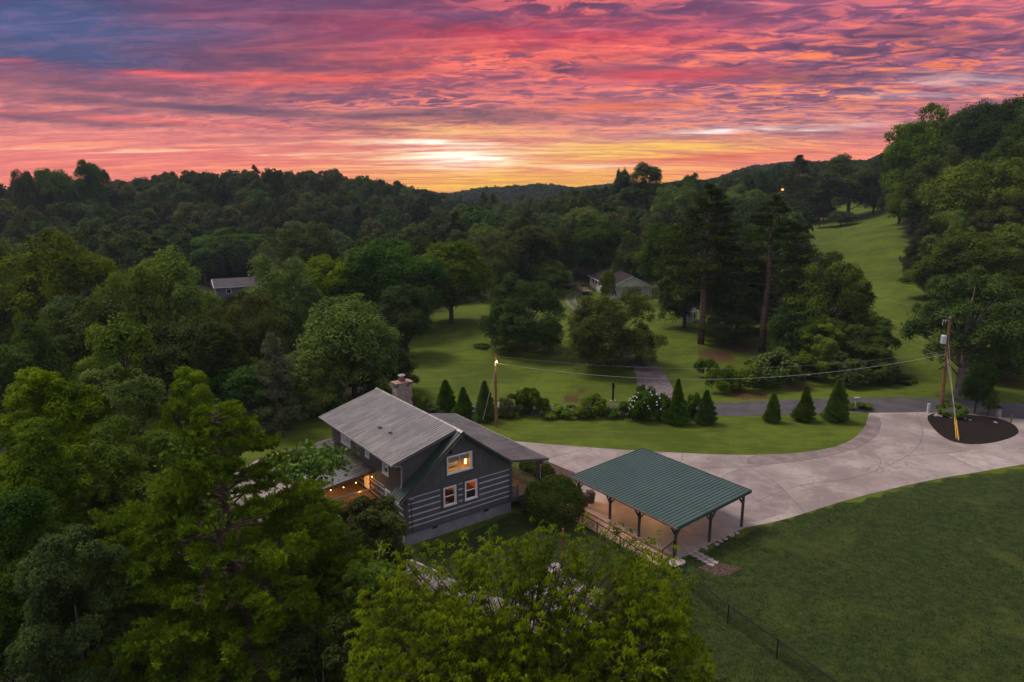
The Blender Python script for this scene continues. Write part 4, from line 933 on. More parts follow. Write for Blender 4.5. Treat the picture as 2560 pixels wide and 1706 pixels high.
# ================================================================== FENCE, BINS, POSTS, STONES
def build_fence(name_label, pts, gate=False, h=1.2):
    base = np.array([*at(*pts[0])[:2], 0.0])
    t = thing('chain_link_gate' if gate else 'chain_link_fence', name_label, 'gate' if gate else 'fence', tuple(base))
    Q = [Vector((*(np.array(at(*p)[:2])-base[:2]), 0)) for p in pts]
    for q in Q:
        m = MB(); m.tube([q+Vector((0, 0, -.2)), q+Vector((0, 0, h+.03))], .04, 8); m.tube([q+Vector((0, 0, h+.03)), q+Vector((0, 0, h+.09))], [.04, .01], 8); m.build('post', M['black'], t)
    m = MB(); n = MB()
    for a, b in zip(Q[:-1], Q[1:]):
        m.tube([a+Vector((0, 0, h)), b+Vector((0, 0, h))], .038, 6); 
        if gate: m.tube([a+Vector((0, 0, .12)), b+Vector((0, 0, .12))], .02, 6)
        d = b-a; L_ = d.length; d.normalize(); k = 0.0; sp = .13; nr = d.cross(Vector((0, 0, 1)))*.004
        while k < L_+h:
            for sg in (1, -1):
                t0, t1 = (k-h, k) if sg > 0 else (k, k-h); z0, z1_ = .08, h-.02
                if max(t0, t1) <= 0 or min(t0, t1) >= L_: continue
                def cl(x, z, ox, oz):
                    if x < 0: f = -x/(ox-x); return 0., z+(oz-z)*f
                    if x > L_: f = (L_-x)/(ox-x); return L_, z+(oz-z)*f
                    return x, z
                x0, y0 = cl(t0, z0, t1, z1_); x1, y1 = cl(t1, z1_, t0, z0)
                p, q = a+d*x0+Vector((0, 0, y0)), a+d*x1+Vector((0, 0, y1)); w = d*.009
                n.face(p-w+nr*sg, p+w+nr*sg, q+w+nr*sg, q-w+nr*sg)
            k += sp
    m.build('rail', M['black'], t); n.build('wire_mesh', M['black'], t)
build_fence('black chain link fence run beside the gravel strip and carport', [(1455, 1322), (1492.5, 1345), (1549, 1382), (1611, 1425)])
build_fence('narrow black chain link gate against the carport corner post', [(1654, 1416), (1683, 1392)], gate=True)
build_fence('long black chain link fence descending along the dark lower lawn', [(1708, 1467), (1819, 1559), (1941, 1648), (2084, 1757), (2230, 1870)])
def build_bin(px, py, lab, rz):
    b = at(px, py); t = thing('trash_bin', lab, 'trash bin', (b[0], b[1], .02), rz, 'wheeled bins by the carport')
    m = MB(); a0, a1, h = .24, .31, .95
    m.hexa([(-a0, -a0, .06), (a0, -a0, .06), (a0, a0, .06), (-a0, a0, .06), (-a1, -a1, h), (a1, -a1, h), (a1, a1, h), (-a1, a1, h)]); m.build('body', mat('bin_plastic', (.030, .026, .030), .5, .4, .1), t, bevel=.05)
    m = MB(); m.hexa([(-.34, -.35, h), (.34, -.35, h), (.34, .37, h), (-.34, .37, h), (-.24, -.25, h+.12), (.24, -.25, h+.12), (.24, .27, h+.12), (-.24, .27, h+.12)]); m.build('lid', mat('bin_lid', (.060, .055, .066), .28, .6, .1), t, bevel=.03)
    for x in (-.27, .27): m = MB(); m.tube([(x-.04, .26, .12), (x+.04, .26, .12)], .12, 12); m.build('wheel', M['black'], t)
    m = MB(); m.tube([(-.25, .34, h-.06), (-.25, .43, h-.02), (.25, .43, h-.02), (.25, .34, h-.06)], .022, 6); m.build('handle', M['black'], t)
build_bin(1460.5, 1266, 'dark wheeled trash bin nearer the round shrub', R_(25)); build_bin(1476.5, 1258, 'dark wheeled trash bin nearer the mulch bed behind', R_(12))
for i, (px, pyt, pyb) in enumerate(((1213, 1399, 1474), (1406, 1323, 1409), (1527, 1424, 1462))):
    b = at(px, pyb); q = atY(px, pyt, b[1]); h = q[2]
    m = MB(); m.tube([(0, 0, -.3), (0, 0, h), (0, 0, h+.05)], [.095, .09, .06], 10)
    tag(m.build('wooden_post', M['red_wood'], loc=tuple(b)), ['orange brown round post standing left, on the edge of the timbered bed', 'orange brown round post in front of the round shrub', 'short orange brown post mostly behind leaves near the gravel strip'][i], 'post', 'round wooden posts around the yard bed')
def wires():
    a = atY(1213, 1402, at(1213, 1474)[1]); b = atY(1406, 1330, at(1406, 1409)[1]); c = atY(1527, 1428, at(1527, 1462)[1])
    for i, (p, q) in enumerate(((a, b), (b, c))):
        m = MB(); m.tube(sag(p, q, .15, 10), .012, 5); tag(m.build('post_wire', M['wire_dark']), ['thin wire strung between the two taller orange posts', 'thin wire strung from the shrub post to the short post'][i], 'wire')
wires()
M['timber'] = mat('old_timber', (0.30, 0.25, 0.26), .9, .2, .4, 4, bump=.5)
TL = ['weathered timber at the upper left end of the yard bed', 'weathered timber beside the left orange post', 'weathered timber on the lower left side of the yard bed', 'weathered timber slanting down at the middle of the yard bed', 'weathered timber on the right side of the yard bed']
for i, (a, b) in enumerate(((z9(258, 262), z9(520, 378)), (z9(700, 445), z9(985, 548)), (z9(500, 555), z9(730, 635)), (z9(800, 662), z9(1060, 855)), (z9(1985, 480), z9(2185, 630)))):
    p, q = at(*a), at(*b); m = MB(); L_ = float(np.linalg.norm(q-p)); ang = math.atan2(q[1]-p[1], q[0]-p[0])
    m.box(0, L_*.52, -.09, .09, 0, .20); m.box(L_*.54, L_, -.085, .085, 0, .18)
    o = m.build('bed_timber', M['timber'], loc=(p[0], p[1], .045), bevel=.015); o.rotation_euler = (0, 0, ang); tag(o, TL[i], 'timber', 'old timbers edging the yard bed')
def rock(name, label, px, py, r, group=None, seed=1, flat=.6, mt='stone', z=0.0):
    rng = np.random.default_rng(seed); bm = bmesh.new(); bmesh.ops.create_icosphere(bm, subdivisions=2, radius=1)
    k = rng.normal(0, 1, (5, 3))
    for v in bm.verts:
        f = 1+.16*sum(math.sin(2.2*float(np.dot(v.co, kk))+i) for i, kk in enumerate(k))/2; v.co = Vector((v.co.x*f*r, v.co.y*f*r*.8, max(v.co.z*f*r*flat, -.2*r)+.2*r))
    me = bpy.data.meshes.new(name); bm.to_mesh(me); bm.free(); me.materials.append(M[mt])
    b = at(px, py); o = link(name, me, None, (b[0], b[1], z)); o.rotation_euler = (0, 0, seed*1.3); tag(o, label, 'rock', group)
RK = [(2341, 1042, .32, 'largest pale rock on the island edge beside the transformer pole'), (2352, 1043, .2, 'second pale rock right of the largest one on the island edge'), (2377, 1047, .18, 'brown rock near the base of the guy wire guards'), (2412, 1049, .22, 'pale rock midway along the far edge of the mulch island'), (2425, 1052, .2, 'low grey rock right of the midway rock on the mulch island'), (2489, 1059, .22, 'pale rock at the right end of the mulch island')]
for i, (px, py, r, lb) in enumerate(RK): rock('rock', lb, px, py, r, 'rocks along the mulch island', i+3, z=.05)
rock('boulder', 'flat grey boulder among the leaves at the top of the yard bed', 1384, 1432, .75, None, 21, .5, z=.04)
rock('boulder', 'flat grey stone at the foot of the carport corner post', 1693, 1411, .6, None, 22, .3)
rock('boulder', 'small grey rock against the second carport post', 1522, 1307, .28, None, 23, .8)
# stepping stones beside the carport corner
sq = [(1728, 1385), (1740, 1391), (1752, 1398), (1764, 1405), (1776, 1412), (1736, 1379), (1750, 1386), (1762, 1393), (1774, 1399), (1786, 1406)]
for i, (px, py) in enumerate(sq):
    b = at(px, py); m = MB(); m.box(-.26, .26, -.17, .17, -.02, .05)
    o = m.build('stepping_stone', M['stone'], loc=(b[0], b[1], .006), bevel=.02); o.rotation_euler = (0, 0, R_(-30+((i*37) % 11)-5)); tag(o, 'grey rectangular paving stone in the short double row below the carport corner', 'paving stone', 'paving stones below the carport')
for i, (px, py, r) in enumerate(((1800, 1355, .28), (1790, 1362, .22), (1828, 1339, .3), (1842, 1334, .2), (1812, 1349, .2), (1762, 1372, .25))):
    rock('edge_stone', 'small pale stone along the near edge of the carport slab', px, py, r, 'stones along the carport slab', 40+i, .35)
q = at(1800, 1424); m = MB(); m.slab([(q[0]+1.3*math.cos(a)*(1+.2*math.sin(3*a)), q[1]+.75*math.sin(a)*(1+.15*math.cos(4*a))) for a in np.linspace(0, 6.28, 22)[:-1]], -.2, .022); tag(m.build('soil_patch', M['mulch_brown']), kind='structure')
# brick edging of the gravel strip
m = MB(); rng = random.Random(3)
a0, b0 = np.array(hw(4.70, -1.5)), np.array(hw(4.72, -12.2)); dd = (b0-a0); LL = np.linalg.norm(dd); dd /= LL; nn = np.array([-dd[1], dd[0]])
for k in range(int(LL/.225)):
    c = a0+dd*(k*.225+.11)+nn*rng.uniform(-.015, .015); p = [c+dd*sx*.102+nn*sy*.06 for sx, sy in ((-1, -1), (1, -1), (1, 1), (-1, 1))]
    zt_ = .09+rng.uniform(-.015, .02); m.hexa([(*x, -.05) for x in p] + [(*x, zt_) for x in p]) if np.cross(p[1]-p[0], p[2]-p[0]) > 0 else m.hexa([(*x, -.05) for x in p[::-1]] + [(*x, zt_) for x in p[::-1]])
tag(m.build('brick_edging', M['brick']), 'row of red bricks edging the gravel strip along the carport slab', 'edging')
# lamp post by the road, stake, cairn, post
b = at(1532, 1004); t = thing('lamp_post', 'short black lamp post on a pale base across the road', 'lamp post', tuple(b))
m = MB(); m.box(-.35, .35, -.25, .25, 0, .12); m.build('base', M['stone'], t); m = MB(); m.box(-.11, .11, -.11, .11, .12, 1.75); m.build('shaft', M['black'], t); m = MB(); m.box(-.16, .16, -.2, .2, 1.75, 2.15); m.box(-.12, .12, -.14, .14, 2.151, 2.4); m.build('lantern', M['black'], t)
b = at(2140, 1024); t = thing('stone_marker', 'small grey stone marker with a cap at the lawn corner', 'marker', tuple(b)); m = MB(); m.box(-.16, .16, -.14, .14, 0, 1.3); m.build('shaft', M['stone'], t, bevel=.03); m = MB(); m.box(-.3, .3, -.2, .2, 1.3, 1.5); m.build('cap', M['stone'], t, bevel=.04)
b = at(2495, 1046); t = thing('gate_post', 'short pale stone post with a dark cap on the island edge', 'post', tuple(b)); m = MB(); m.hexa([(-.22, -.22, 0), (.22, -.22, 0), (.22, .22, 0), (-.22, .22, 0), (-.16, -.16, 1.2), (.16, -.16, 1.2), (.16, .16, 1.2), (-.16, .16, 1.2)]); m.build('shaft', M['stone'], t, bevel=.03); m = MB(); m.hexa([(-.3, -.3, 1.2), (.3, -.3, 1.2), (.3, .3, 1.2), (-.3, .3, 1.2), (-.05, -.05, 1.5), (.05, -.05, 1.5), (.05, .05, 1.5), (-.05, .05, 1.5)]); m.build('cap', M['black'], t)
b = at(2526, 1061); m = MB(); m.tube([(0, 0, 0), (.05, 0, 1.1)], .07, 8); tag(m.build('stake', M['pole'], loc=tuple(b)), 'short reddish wooden stake at the right end of the mulch island', 'stake')

# ================================================================== OTHER HOUSES
M['siding'] = mat('white_siding', (0.80, 0.76, 0.78), .7, .3, .06, 2); M['shingle'] = mat('brown_shingle', (0.034, 0.023, 0.026), .9, .15, .3, 2, bump=.5)
M['siding_blue'] = mat('blue_grey_siding', (0.13, 0.13, 0.18), .7, .3, .1, 2); M['shingle_grey'] = mat('grey_shingle', (0.085, 0.075, 0.09), .9, .2, .25, 2)
M['win_dark'] = mat('dark_window', (0.02, 0.02, 0.025), .1, .6)
def gable_house(name, label, loc, rz, W, L, hw_, hr, wallm, roofm, over=.5, porch=0.0, wins=((0.2, .9), (.35, .9)), cat='house'):
    """ridge along local y; gable faces -y"""
    t = thing(name, label, cat, loc, rz); w = W/2
    m = MB(); m.poly([(-w, 0, -.5), (w, 0, -.5), (w, 0, hw_), (0, 0, hr), (-w, 0, hw_)]); m.poly([(-w, L, -.5), (w, L, -.5), (w, L, hw_), (0, L, hr), (-w, L, hw_)])
    m.face((-w, 0, -.5), (-w, L, -.5), (-w, L, hw_), (-w, 0, hw_)); m.face((w, 0, -.5), (w, L, -.5), (w, L, hw_), (w, 0, hw_)); m.build('wall', wallm, t)
    m = MB(); sl_ = (hr-hw_)/w; p = porch
    for s in (1, -1):
        a = [(0, -over-p, hr+.10), (s*(w+over), -over-p, hw_-over*sl_+.10), (s*(w+over), L+over, hw_-over*sl_+.10), (0, L+over, hr+.10)]
        if s > 0: a = [a[0], a[1], a[2], a[3]]
        else: a = [a[1], a[0], a[3], a[2]]
        m.hexa([(x, y, z-.12) for x, y, z in a]+a)
    m.build('roof', roofm, t)
    m = MB()
    for s in (1, -1): m.beam((0, -over-p-.03, hr-.05), (s*(w+over), -over-p-.03, hw_-over*sl_-.05), .06, .26, up=(0, 1, 0)); m.box(min(s*(w+over), s*(w+over+.05)), max(s*(w+over), s*(w+over+.05)), -over-p, L+over, hw_-over*sl_-.16, hw_-over*sl_+.07)
    m.build('fascia', M['white'], t)
    for (f, hgt) in wins:
        for s in (-1, 1):
            x = s*(w+.015); y = L*f; m = MB(); m.box(min(x, x-s*.06), max(x, x-s*.06)+.0, y-.65, y+.65, hw_-hgt-1.15, hw_-hgt+.15); wi = m.build('window', M['white'], t)
            m = MB(); x2 = s*(w+.03); m.box(min(x2, x2-s*.05), max(x2, x2-s*.05), y-.52, y+.52, hw_-hgt-1.02, hw_-hgt+.02); m.build('pane', M['win_dark'], wi)
    if porch:
        m = MB()
        for x in (-w*.95, -w*.5, 0, w*.5, w*.95): m.box(x-.07, x+.07, -p-.1, -p+.04, 0.0, hw_)
        m.box(-w, w, -p-.1, -p+.04, hw_-.25, hw_-.02); m.poly([(-w, -p-.03, hw_), (w, -p-.03, hw_), (0, -p-.03, hr-.1)]); m.box(-w, w, -p-.08, -p+.02, .85, .95)
        for k in range(28): x = -w+k*W/27; m.box(x-.02, x+.02, -p-.06, -p, .1, .85)
        m.build('porch_frame', M['white'], t); m = MB(); m.box(-w, w, -p-.1, -.01, -.5, .08); m.build('porch_floor', M['timber'], t)
    return t
zN = z1(29, 160); 
A_ = np.array(atY(1582, 690, 157)); zr_ = A_[2]; B_ = at(1520, 664, zr_); dirn = B_[:2]-A_[:2]; Ln = np.linalg.norm(dirn); rz = math.atan2(dirn[1], dirn[0])-math.pi/2
gable_house('neighbor_house', 'white house with a brown shingle roof half hidden behind the meadow trees', (A_[0]+dirn[0]/Ln*2.2, A_[1]+dirn[1]/Ln*2.2, zN), rz, 9.6, Ln-2.5, zr_-zN-2.3, zr_-zN-.1, M['siding'], M['shingle'], porch=1.8, wins=((.5, .7), (.65, .7), (.82, .7)))
def deck():
    b = onT(1462, 735); t = thing('wooden_deck', 'raised brown deck with railings beside the white house', 'deck', (b[0], b[1], b[2]), rz)
    m = MB(); m.box(-1.2, 1.2, -3, 5, .9, 1.05); m.build('floor', M['deck'], t)
    m = MB()
    for y in np.arange(-3, 5.1, 1.0): m.box(-1.25, -1.15, y-.05, y+.05, -.6, 2.1)
    for z in (1.35, 1.65, 1.95): m.box(-1.22, -1.18, -3, 5, z, z+.1)
    for x in (-.4, .4, 1.2): m.box(x-.05, x+.05, -3.05, -2.95, -.6, 2.1)
    for z in (1.35, 1.65, 1.95): m.box(-1.2, 1.2, -3.02, -2.98, z, z+.1)
    m.build('railing', M['deck'], t)
deck()
b = onT(1417, 722); t = thing('utility_trailer', 'grey box trailer parked beside the white house', 'trailer', tuple(b), R_(12)); m = MB(); m.box(-1.4, 1.4, -1, 1, .8, 3.2); m.build('body', M['pole_grey'], t, bevel=.05); m = MB(); m.box(-1.5, 1.5, -1.05, 1.05, .55, .78); m.tube([(1.4, 0, .65), (3.2, 0, .6)], .06, 6); m.build('frame', M['black'], t)
for s in (-1, 1): m = MB(); m.tube([(0, s*1.0, .38), (0, s*1.2, .38)], .38, 12); m.build('wheel', M['black'], t)
b = onT(1712, 806); gable_house('garden_shed', 'small pale shed with a white door frame under the pines', (b[0]+.3, b[1], b[2]), R_(-35), 2.2, 2.6, 2.2, 2.7, mat('shed_wall', (.42, .42, .48), .8, .2), M['shingle_grey'], over=.15, wins=((.5, .6),), cat='shed')
b = atY(560, 735, 190); gable_house('farmhouse', 'blue grey house with a grey roof among the trees at left', (b[0]-2.5, b[1], z1(b[0], b[1])-.3), R_(-62), 7.5, 13, 3.3, 5.0, M['siding_blue'], M['shingle_grey'], wins=((.25, .9), (.6, .9)))
b = atY(1921, 500, 330); gable_house('brick_house', 'distant low house with a reddish roof below the far lamp', (b[0], b[1], b[2]-3.2), R_(80), 9, 13, 2.8, 5.2, M['siding'], mat('red_shingle', (.15, .09, .09), .9, .1), wins=((.5, .8),))
b = atY(1139, 530, 480); gable_house('barn', 'tiny white barn in the far valley', (b[0], b[1], b[2]-3), R_(75), 7, 9, 3.2, 5.6, M['siding'], M['white'], wins=((.5, .8),), cat='barn')
b = atY(1290, 541, 450); gable_house('warehouse', 'distant long grey roof in the valley behind the trees', (b[0]+6, b[1], b[2]-4.5), R_(85), 9, 16, 3.2, 4.6, M['siding'], M['gutter'], wins=((.5, .8),), cat='building')
b = atY(1955, 475, 300); t = thing('street_lamp', 'distant glowing orange lamp in front of the tall dark pine', 'street lamp', (b[0], b[1], z1(b[0], b[1]))); hz = b[2]-z1(b[0], b[1]); m = MB(); m.tube([(0, 0, 0), (0, 0, hz+.3), (0, -.6, hz+.4)], .08, 8); m.build('pole', M['pole_grey'], t); m = MB(); m.tube([(0, -.6, hz+.45), (0, -.6, hz), (0, -.6, hz-.3)], [.3, .6, .15], 10); m.build('lamp_head', mat('orange_lamp', (1, .4, .1), emit=(1, .22, .04), estr=4), t)

# ================================================================== TREES
def unit(a): return a/np.maximum(np.linalg.norm(a, axis=-1, keepdims=True), 1e-9)
def rsph(rng, n): return unit(rng.normal(0, 1, (n, 3)))
def leaf_quads(P, D, N, L, Wd, cup=.12):
    """one rhombus leaf per point: base, left, tip, right"""
    S = unit(np.cross(D, N)); n = len(P); L = np.broadcast_to(np.asarray(L, float), (n,))[:, None]; Wd = np.broadcast_to(np.asarray(Wd, float), (n,))[:, None]
    Nn = np.cross(S, D)
    V = np.stack([P, P+D*L*.45+S*Wd*.5+Nn*Wd*cup, P+D*L, P+D*L*.45-S*Wd*.5+Nn*Wd*cup], 1).reshape(-1, 3)
    return V
def quadF(nv): return np.arange(nv, dtype=np.int32).reshape(-1, 4)
def tube_np(pts, rad, n=6):
    m = MB(); m.tube(pts, rad, n, cap=False); return m
def crown_broad(seed, R, H, nl, nleaf, L, top=.15, spread=.72, wd=.62, lobe=(.26, .42), sub=14, base=0.12, gam=1.18, tight=False):
    """lobed leaf crown in z 0..H; returns leaf vertices and lobe centres"""
    rng = np.random.default_rng(seed)
    d = rsph(rng, nl*3); d = d[d[:, 2] > -.92][:nl]; nl = len(d)
    rr = rng.uniform(.35, 1.0, nl)**.5*spread
    zc = H*(.5+top*.3)
    C = np.c_[d[:, 0]*rr*R, d[:, 1]*rr*R, zc + d[:, 2]*rr*H*.5]
    hx = np.hypot(d[:, 0], d[:, 1])+1e-3; C[:, :2] *= np.minimum(2.2, hx**-.45)[:, None]*.94
    C[:, 2] = H*np.clip(C[:, 2]/H, .02, 1.2)**gam
    prof = 1-.38*np.clip((C[:, 2]-H*.45)/(H*.55), 0, 1)**1.4
    C[:, :2] *= prof[:, None]
    lr = rng.uniform(lobe[0], lobe[1], nl)*R*(1-.25*np.clip((C[:, 2]/H-.5)*2, 0, 1))
    asym = rng.uniform(.82, 1.18, 2); C[:, 0] *= asym[0]; C[:, 1] *= asym[1]
    k = rng.choice(nl, nleaf*2, p=lr**2/np.sum(lr**2))
    sd = rsph(rng, nl*sub).reshape(nl, sub, 3); sd[..., 2] = np.where(sd[..., 2] < -.35, -sd[..., 2], sd[..., 2])
    sr = rng.uniform(.30, .52, (nl, sub))*lr[:, None]
    SC_ = C[:, None]+sd*lr[:, None, None]*.72
    j = rng.integers(0, sub, nleaf*2)
    q = rsph(rng, nleaf*2); q[:, 2] = np.where((q[:, 2] < -.2) & (rng.random(len(q)) < .6), -q[:, 2], q[:, 2])
    P = SC_[k, j] + q*(sr[k, j]*rng.uniform(.55, 1.05, nleaf*2))[:, None]
    e = np.sqrt((P[:, 0]/R)**2+(P[:, 1]/R)**2+((P[:, 2]-zc)/(H*.52))**2)
    keep = (P[:, 2] > H*base*.3) & ((e > .5) | (rng.random(len(P)) < .25))
    P = P[keep][:nleaf]; q = q[keep][:nleaf]; n = len(P)
    N = unit(q*.85 + np.array([0, 0, .45]) + rsph(rng, n)*.38)
    D = unit(np.cross(N, rsph(rng, n))); D[:, 2] -= .25; D = unit(D)
    V = leaf_quads(P, D, N, L*rng.uniform(.7, 1.25, n), L*wd*rng.uniform(.7, 1.2, n))
    fz = H/np.percentile(V[:, 2], 99.7); fr = R/np.percentile(np.hypot(V[:, 0], V[:, 1]), 98); q3 = np.array([fr, fr, fz])
    if not tight: return V*q3, C*q3
    return V, C
def trunk_mesh(name, H, r0, targets, m_, seed=0, lean=0.0, z_at=.55, r_limb=.35, n=8):
    """trunk from z=0 with limbs running to the target points"""
    rng = random.Random(seed); m = MB()
    top = (lean*H, 0, H); P = [Vector((lean*H*f*f + rng.uniform(-.03, .03)*H*f*(1-f), rng.uniform(-.03, .03)*H*f*(1-f), H*f)) for f in (0, .04, .2, .4, .6, .8, 1)]
    P[0].z = -.6
    m.tube(P, [r0*1.5, r0*1.15, r0, r0*.85, r0*.62, r0*.38, r0*.12], n)
    for t in targets:
        t = Vector(t); f = max(.18, min(.85, (t.z/H)*z_at + rng.uniform(-.05, .05)))
        k = f*6; a = Vector((lean*H*f*f, 0, H*f)); mid = a.lerp(t, .5)+Vector((0, 0, .06*(t-a).length)); rl = r0*r_limb*(1.1-f)
        m.tube([a, mid, t], [rl, rl*.6, rl*.2], max(4, n-3))
    me = bpy.data.meshes.new(name); me.from_pydata(m.v, [], m.f); me.materials.append(m_); me.polygons.foreach_set('use_smooth', [True]*len(me.polygons)); return me
def leaves_mesh(name, V, m_): return np_mesh(name, V, quadF(len(V)), m_)

def pine_crown(seed, R, H, bare, nwh, per, ntuft, L, flat=.35, tip_cluster=1.0):
    """whorled pine: bare stem below, branches carrying flattened needle masses"""
    rng = np.random.default_rng(seed); br = []; Ps = []; Ds = []; Ns = []
    for i in range(nwh):
        f = i/(nwh-1); z = H*(bare+(1-bare)*f); rl = R*(1-f)**.75*(.55+.45*min(1, f*4+.3)) + .25
        for k in range(per):
            if rng.random() < .12: continue
            a = rng.uniform(0, 6.283); l = rl*rng.uniform(.55, 1.12); up = rng.uniform(-.10, .22)+.35*f
            d = np.array([math.cos(a), math.sin(a), up]); e = np.array([0, 0, z+rng.uniform(-.3, .3)]) + d*l
            br.append((np.array([0, 0, z]), e))
            n = int(ntuft*(.4+l/R)); t = rng.uniform(.25, 1.05, n)**.7
            side = np.array([-d[1], d[0], 0]); w = l*.36*(t*(1.15-t*.5))
            c = np.array([0, 0, z]) + d*(t*l)[:, None] + side*(rng.normal(0, 1, n)*w*.55)[:, None]
            c[:, 2] += rng.normal(0, 1, n)*flat*.35 + flat*.25 - .10*(t*l)**1.3*.15
            Ps.append(c); o = unit(d*.5 + rsph(rng, n)*.8 + np.array([0, 0, .35])); Ds.append(o); Ns.append(rsph(rng, n)*.7+np.array([0, 0, .8]))
    P = np.concatenate(Ps); D = np.concatenate(Ds); N = np.concatenate(Ns); n = len(P)
    V = []
    for r in range(3):
        d2 = unit(D+rsph(rng, n)*.7); V.append(leaf_quads(P+rsph(rng, n)*L*.25, d2, unit(N+rsph(rng, n)*.5), L*rng.uniform(.7, 1.3, n), L*.26*rng.uniform(.7, 1.2, n)))
    return np.concatenate(V), br
def cone_crown(seed, R, H, nleaf, L, wd=.45, p=.8, rag=.22):
    """dense conical evergreen made of upright sprays"""
    rng = np.random.default_rng(seed); f = rng.random(nleaf*2)**1.35; f = np.sort(f)[:nleaf*2]; a = rng.uniform(0, 6.283, len(f))
    lump = 1+rag*np.sin(a*3+f*17+seed)*np.sin(f*23+a*2)+rag*.6*np.sin(a*7+f*31)
    r = R*((1-f)**p)*np.minimum(1, .55+f*5)*lump*rng.uniform(.62, 1.08, len(f))
    P = np.c_[np.cos(a)*r, np.sin(a)*r, f*H]; n = len(P)
    o = np.c_[np.cos(a), np.sin(a), np.full(n, .8)]; D = unit(o+rsph(rng, n)*.55); N = unit(np.c_[np.cos(a), np.sin(a), np.full(n, .4)]+rsph(rng, n)*.6)
    return leaf_quads(P, D, N, L*rng.uniform(.6, 1.3, n), L*wd*rng.uniform(.7, 1.2, n))
def dome_crown(seed, R, H, nleaf, L, wd=.6, lump=.16, nb=26):
    rng = np.random.default_rng(seed); d = rsph(rng, nleaf*2); d = d[d[:, 2] > -.30][:nleaf]; n = len(d)
    b = rsph(rng, nb); bb = np.max(np.clip((d@b.T-.86)/.14, 0, 1), 1)
    s = (1-lump+lump*1.6*bb)*rng.uniform(.82, 1.03, n)
    P = np.c_[d[:, 0]*R*s, d[:, 1]*R*s, H*.36+d[:, 2]*H*.62*s]; P[:, 2] = np.maximum(P[:, 2], .03)
    N = unit(d+rsph(rng, n)*.7); D = unit(np.cross(N, rsph(rng, n))+d*.4)
    return leaf_quads(P, D, N, L*rng.uniform(.6, 1.3, n), L*wd*rng.uniform(.7, 1.2, n))

# ---- shared meshes (unit trees, scaled per instance)
LIB = {}
def far_tree(seed, mt, R=5.0, H=9.0, nleaf=6500, L=.52, nl=26):
    V, C = crown_broad(seed, R, H, nl, nleaf, L, lobe=(.24, .40)); V[:, 2] += 2.2
    m = MB(); m.tube([(0, 0, -1.5), (0, 0, 4), (.2, 0, 8)], [.3, .22, .1], 6)
    nf = len(V)//4; b = len(V); TV = np.array(m.v); TF = [f for f in m.f if len(f) == 4]
    me = np_mesh('forest_tree', np.concatenate([V, TV]), np.concatenate([quadF(len(V)), np.array(TF)+b]), [mt, M['bark']], mi=[0]*nf+[1]*len(TF))
    return me
for k in range(6): LIB['far%d' % k] = (far_tree(100+k, M['leaf_far'], nl=20+4*k, H=8.5+.6*(k % 3)), 5.0, 11.0+.6*(k % 3))
def mid_tree(seed, mt, R, H, trunk, nleaf, L, nl, bark='bark', lobe=(.24, .40), spread=.74, r0=.28, top=.15, base=.12, gam=1.18):
    V, C = crown_broad(seed, R, H, nl, nleaf, L, lobe=lobe, spread=spread, top=top, base=base, gam=gam); V[:, 2] += trunk; C = C+np.array([0, 0, trunk])
    tm = trunk_mesh('trunk', trunk+H*.75, r0, C[::2], M[bark], seed, r_limb=.4)
    return leaves_mesh('crown', V, mt), tm, R, trunk+H
for k in range(5): LIB['mid%d' % k] = mid_tree(200+k, M['leaf_mid'], 5.5, 11.2, .5, 36000, .26, 30+6*k)
for k in range(3): LIB['dark%d' % k] = mid_tree(220+k, M['leaf_dark'], 5.5, 11.2, .3, 36000, .26, 34+6*k)
for k in range(3): LIB['light%d' % k] = mid_tree(240+k, M['leaf_light'], 5.5, 11.2, .5, 36000, .26, 34+6*k)
for k in range(2): LIB['olive%d' % k] = mid_tree(260+k, M['leaf_olive'], 5.5, 10.8, .5, 34000, .26, 36)
LIB['red0'] = mid_tree(270, M['leaf_red'], 2.5, 4.5, .8, 3500, .3, 16, r0=.12)
for k in range(2): LIB['oak%d' % k] = mid_tree(280+k, M['leaf_dark' if k == 0 else 'leaf_mid'], 7.0, 12.0, .15, 56000, .26, 70, lobe=(.18, .30), spread=.84, r0=.38, top=.0, base=.0, gam=1.5)
LIB['trunked0'] = mid_tree(290, M['leaf_dark'], 6.2, 12.5, 3.6, 50000, .26, 64, 'bark_pale', lobe=(.20, .34), spread=.82, r0=.42)
def pine_lib(seed, R, H, bare, nwh, per, nt_, L, mt, r0=.30, bark='bark_pine', flat=.35):
    V, br = pine_crown(seed, R, H, bare, nwh, per, nt_, L, flat); m = MB()
    rng = random.Random(seed); m.tube([(0, 0, -.6), (.05, 0, H*.2), (-.1, .06, H*.5), (.05, 0, H*.8), (0, 0, H)], [r0*1.2, r0, r0*.8, r0*.45, .04], 9)
    for a, e in br: m.tube([a, a*.5+e*.5+np.array([0, 0, .1]), e], [.07, .045, .015], 4)
    for k in range(9):   # dead stubs on the bare stem
        z = H*bare*rng.uniform(.35, 1.0); a = rng.uniform(0, 6.28); l = rng.uniform(.8, 2.6); m.tube([(0, 0, z), (math.cos(a)*l, math.sin(a)*l, z+rng.uniform(-.5, .3))], [.05, .012], 4)
    tm = bpy.data.meshes.new('trunk'); tm.from_pydata(m.v, [], m.f); tm.materials.append(M[bark]); tm.polygons.foreach_set('use_smooth', [True]*len(tm.polygons))
    return leaves_mesh('crown', V, mt), tm, R, H
for k in range(3): LIB['pine%d' % k] = pine_lib(300+k, 5.2, 24, .40, 15, 6, 75, .50, M['needle'])
for k in range(2): LIB['spruce%d' % k] = pine_lib(320+k, 5.0, 16, .06, 20, 8, 60, .45, M['needle'])
LIB['cedar0'] = pine_lib(330, 3.4, 10, .03, 20, 9, 60, .30, M['cedar'], r0=.2, flat=.5)
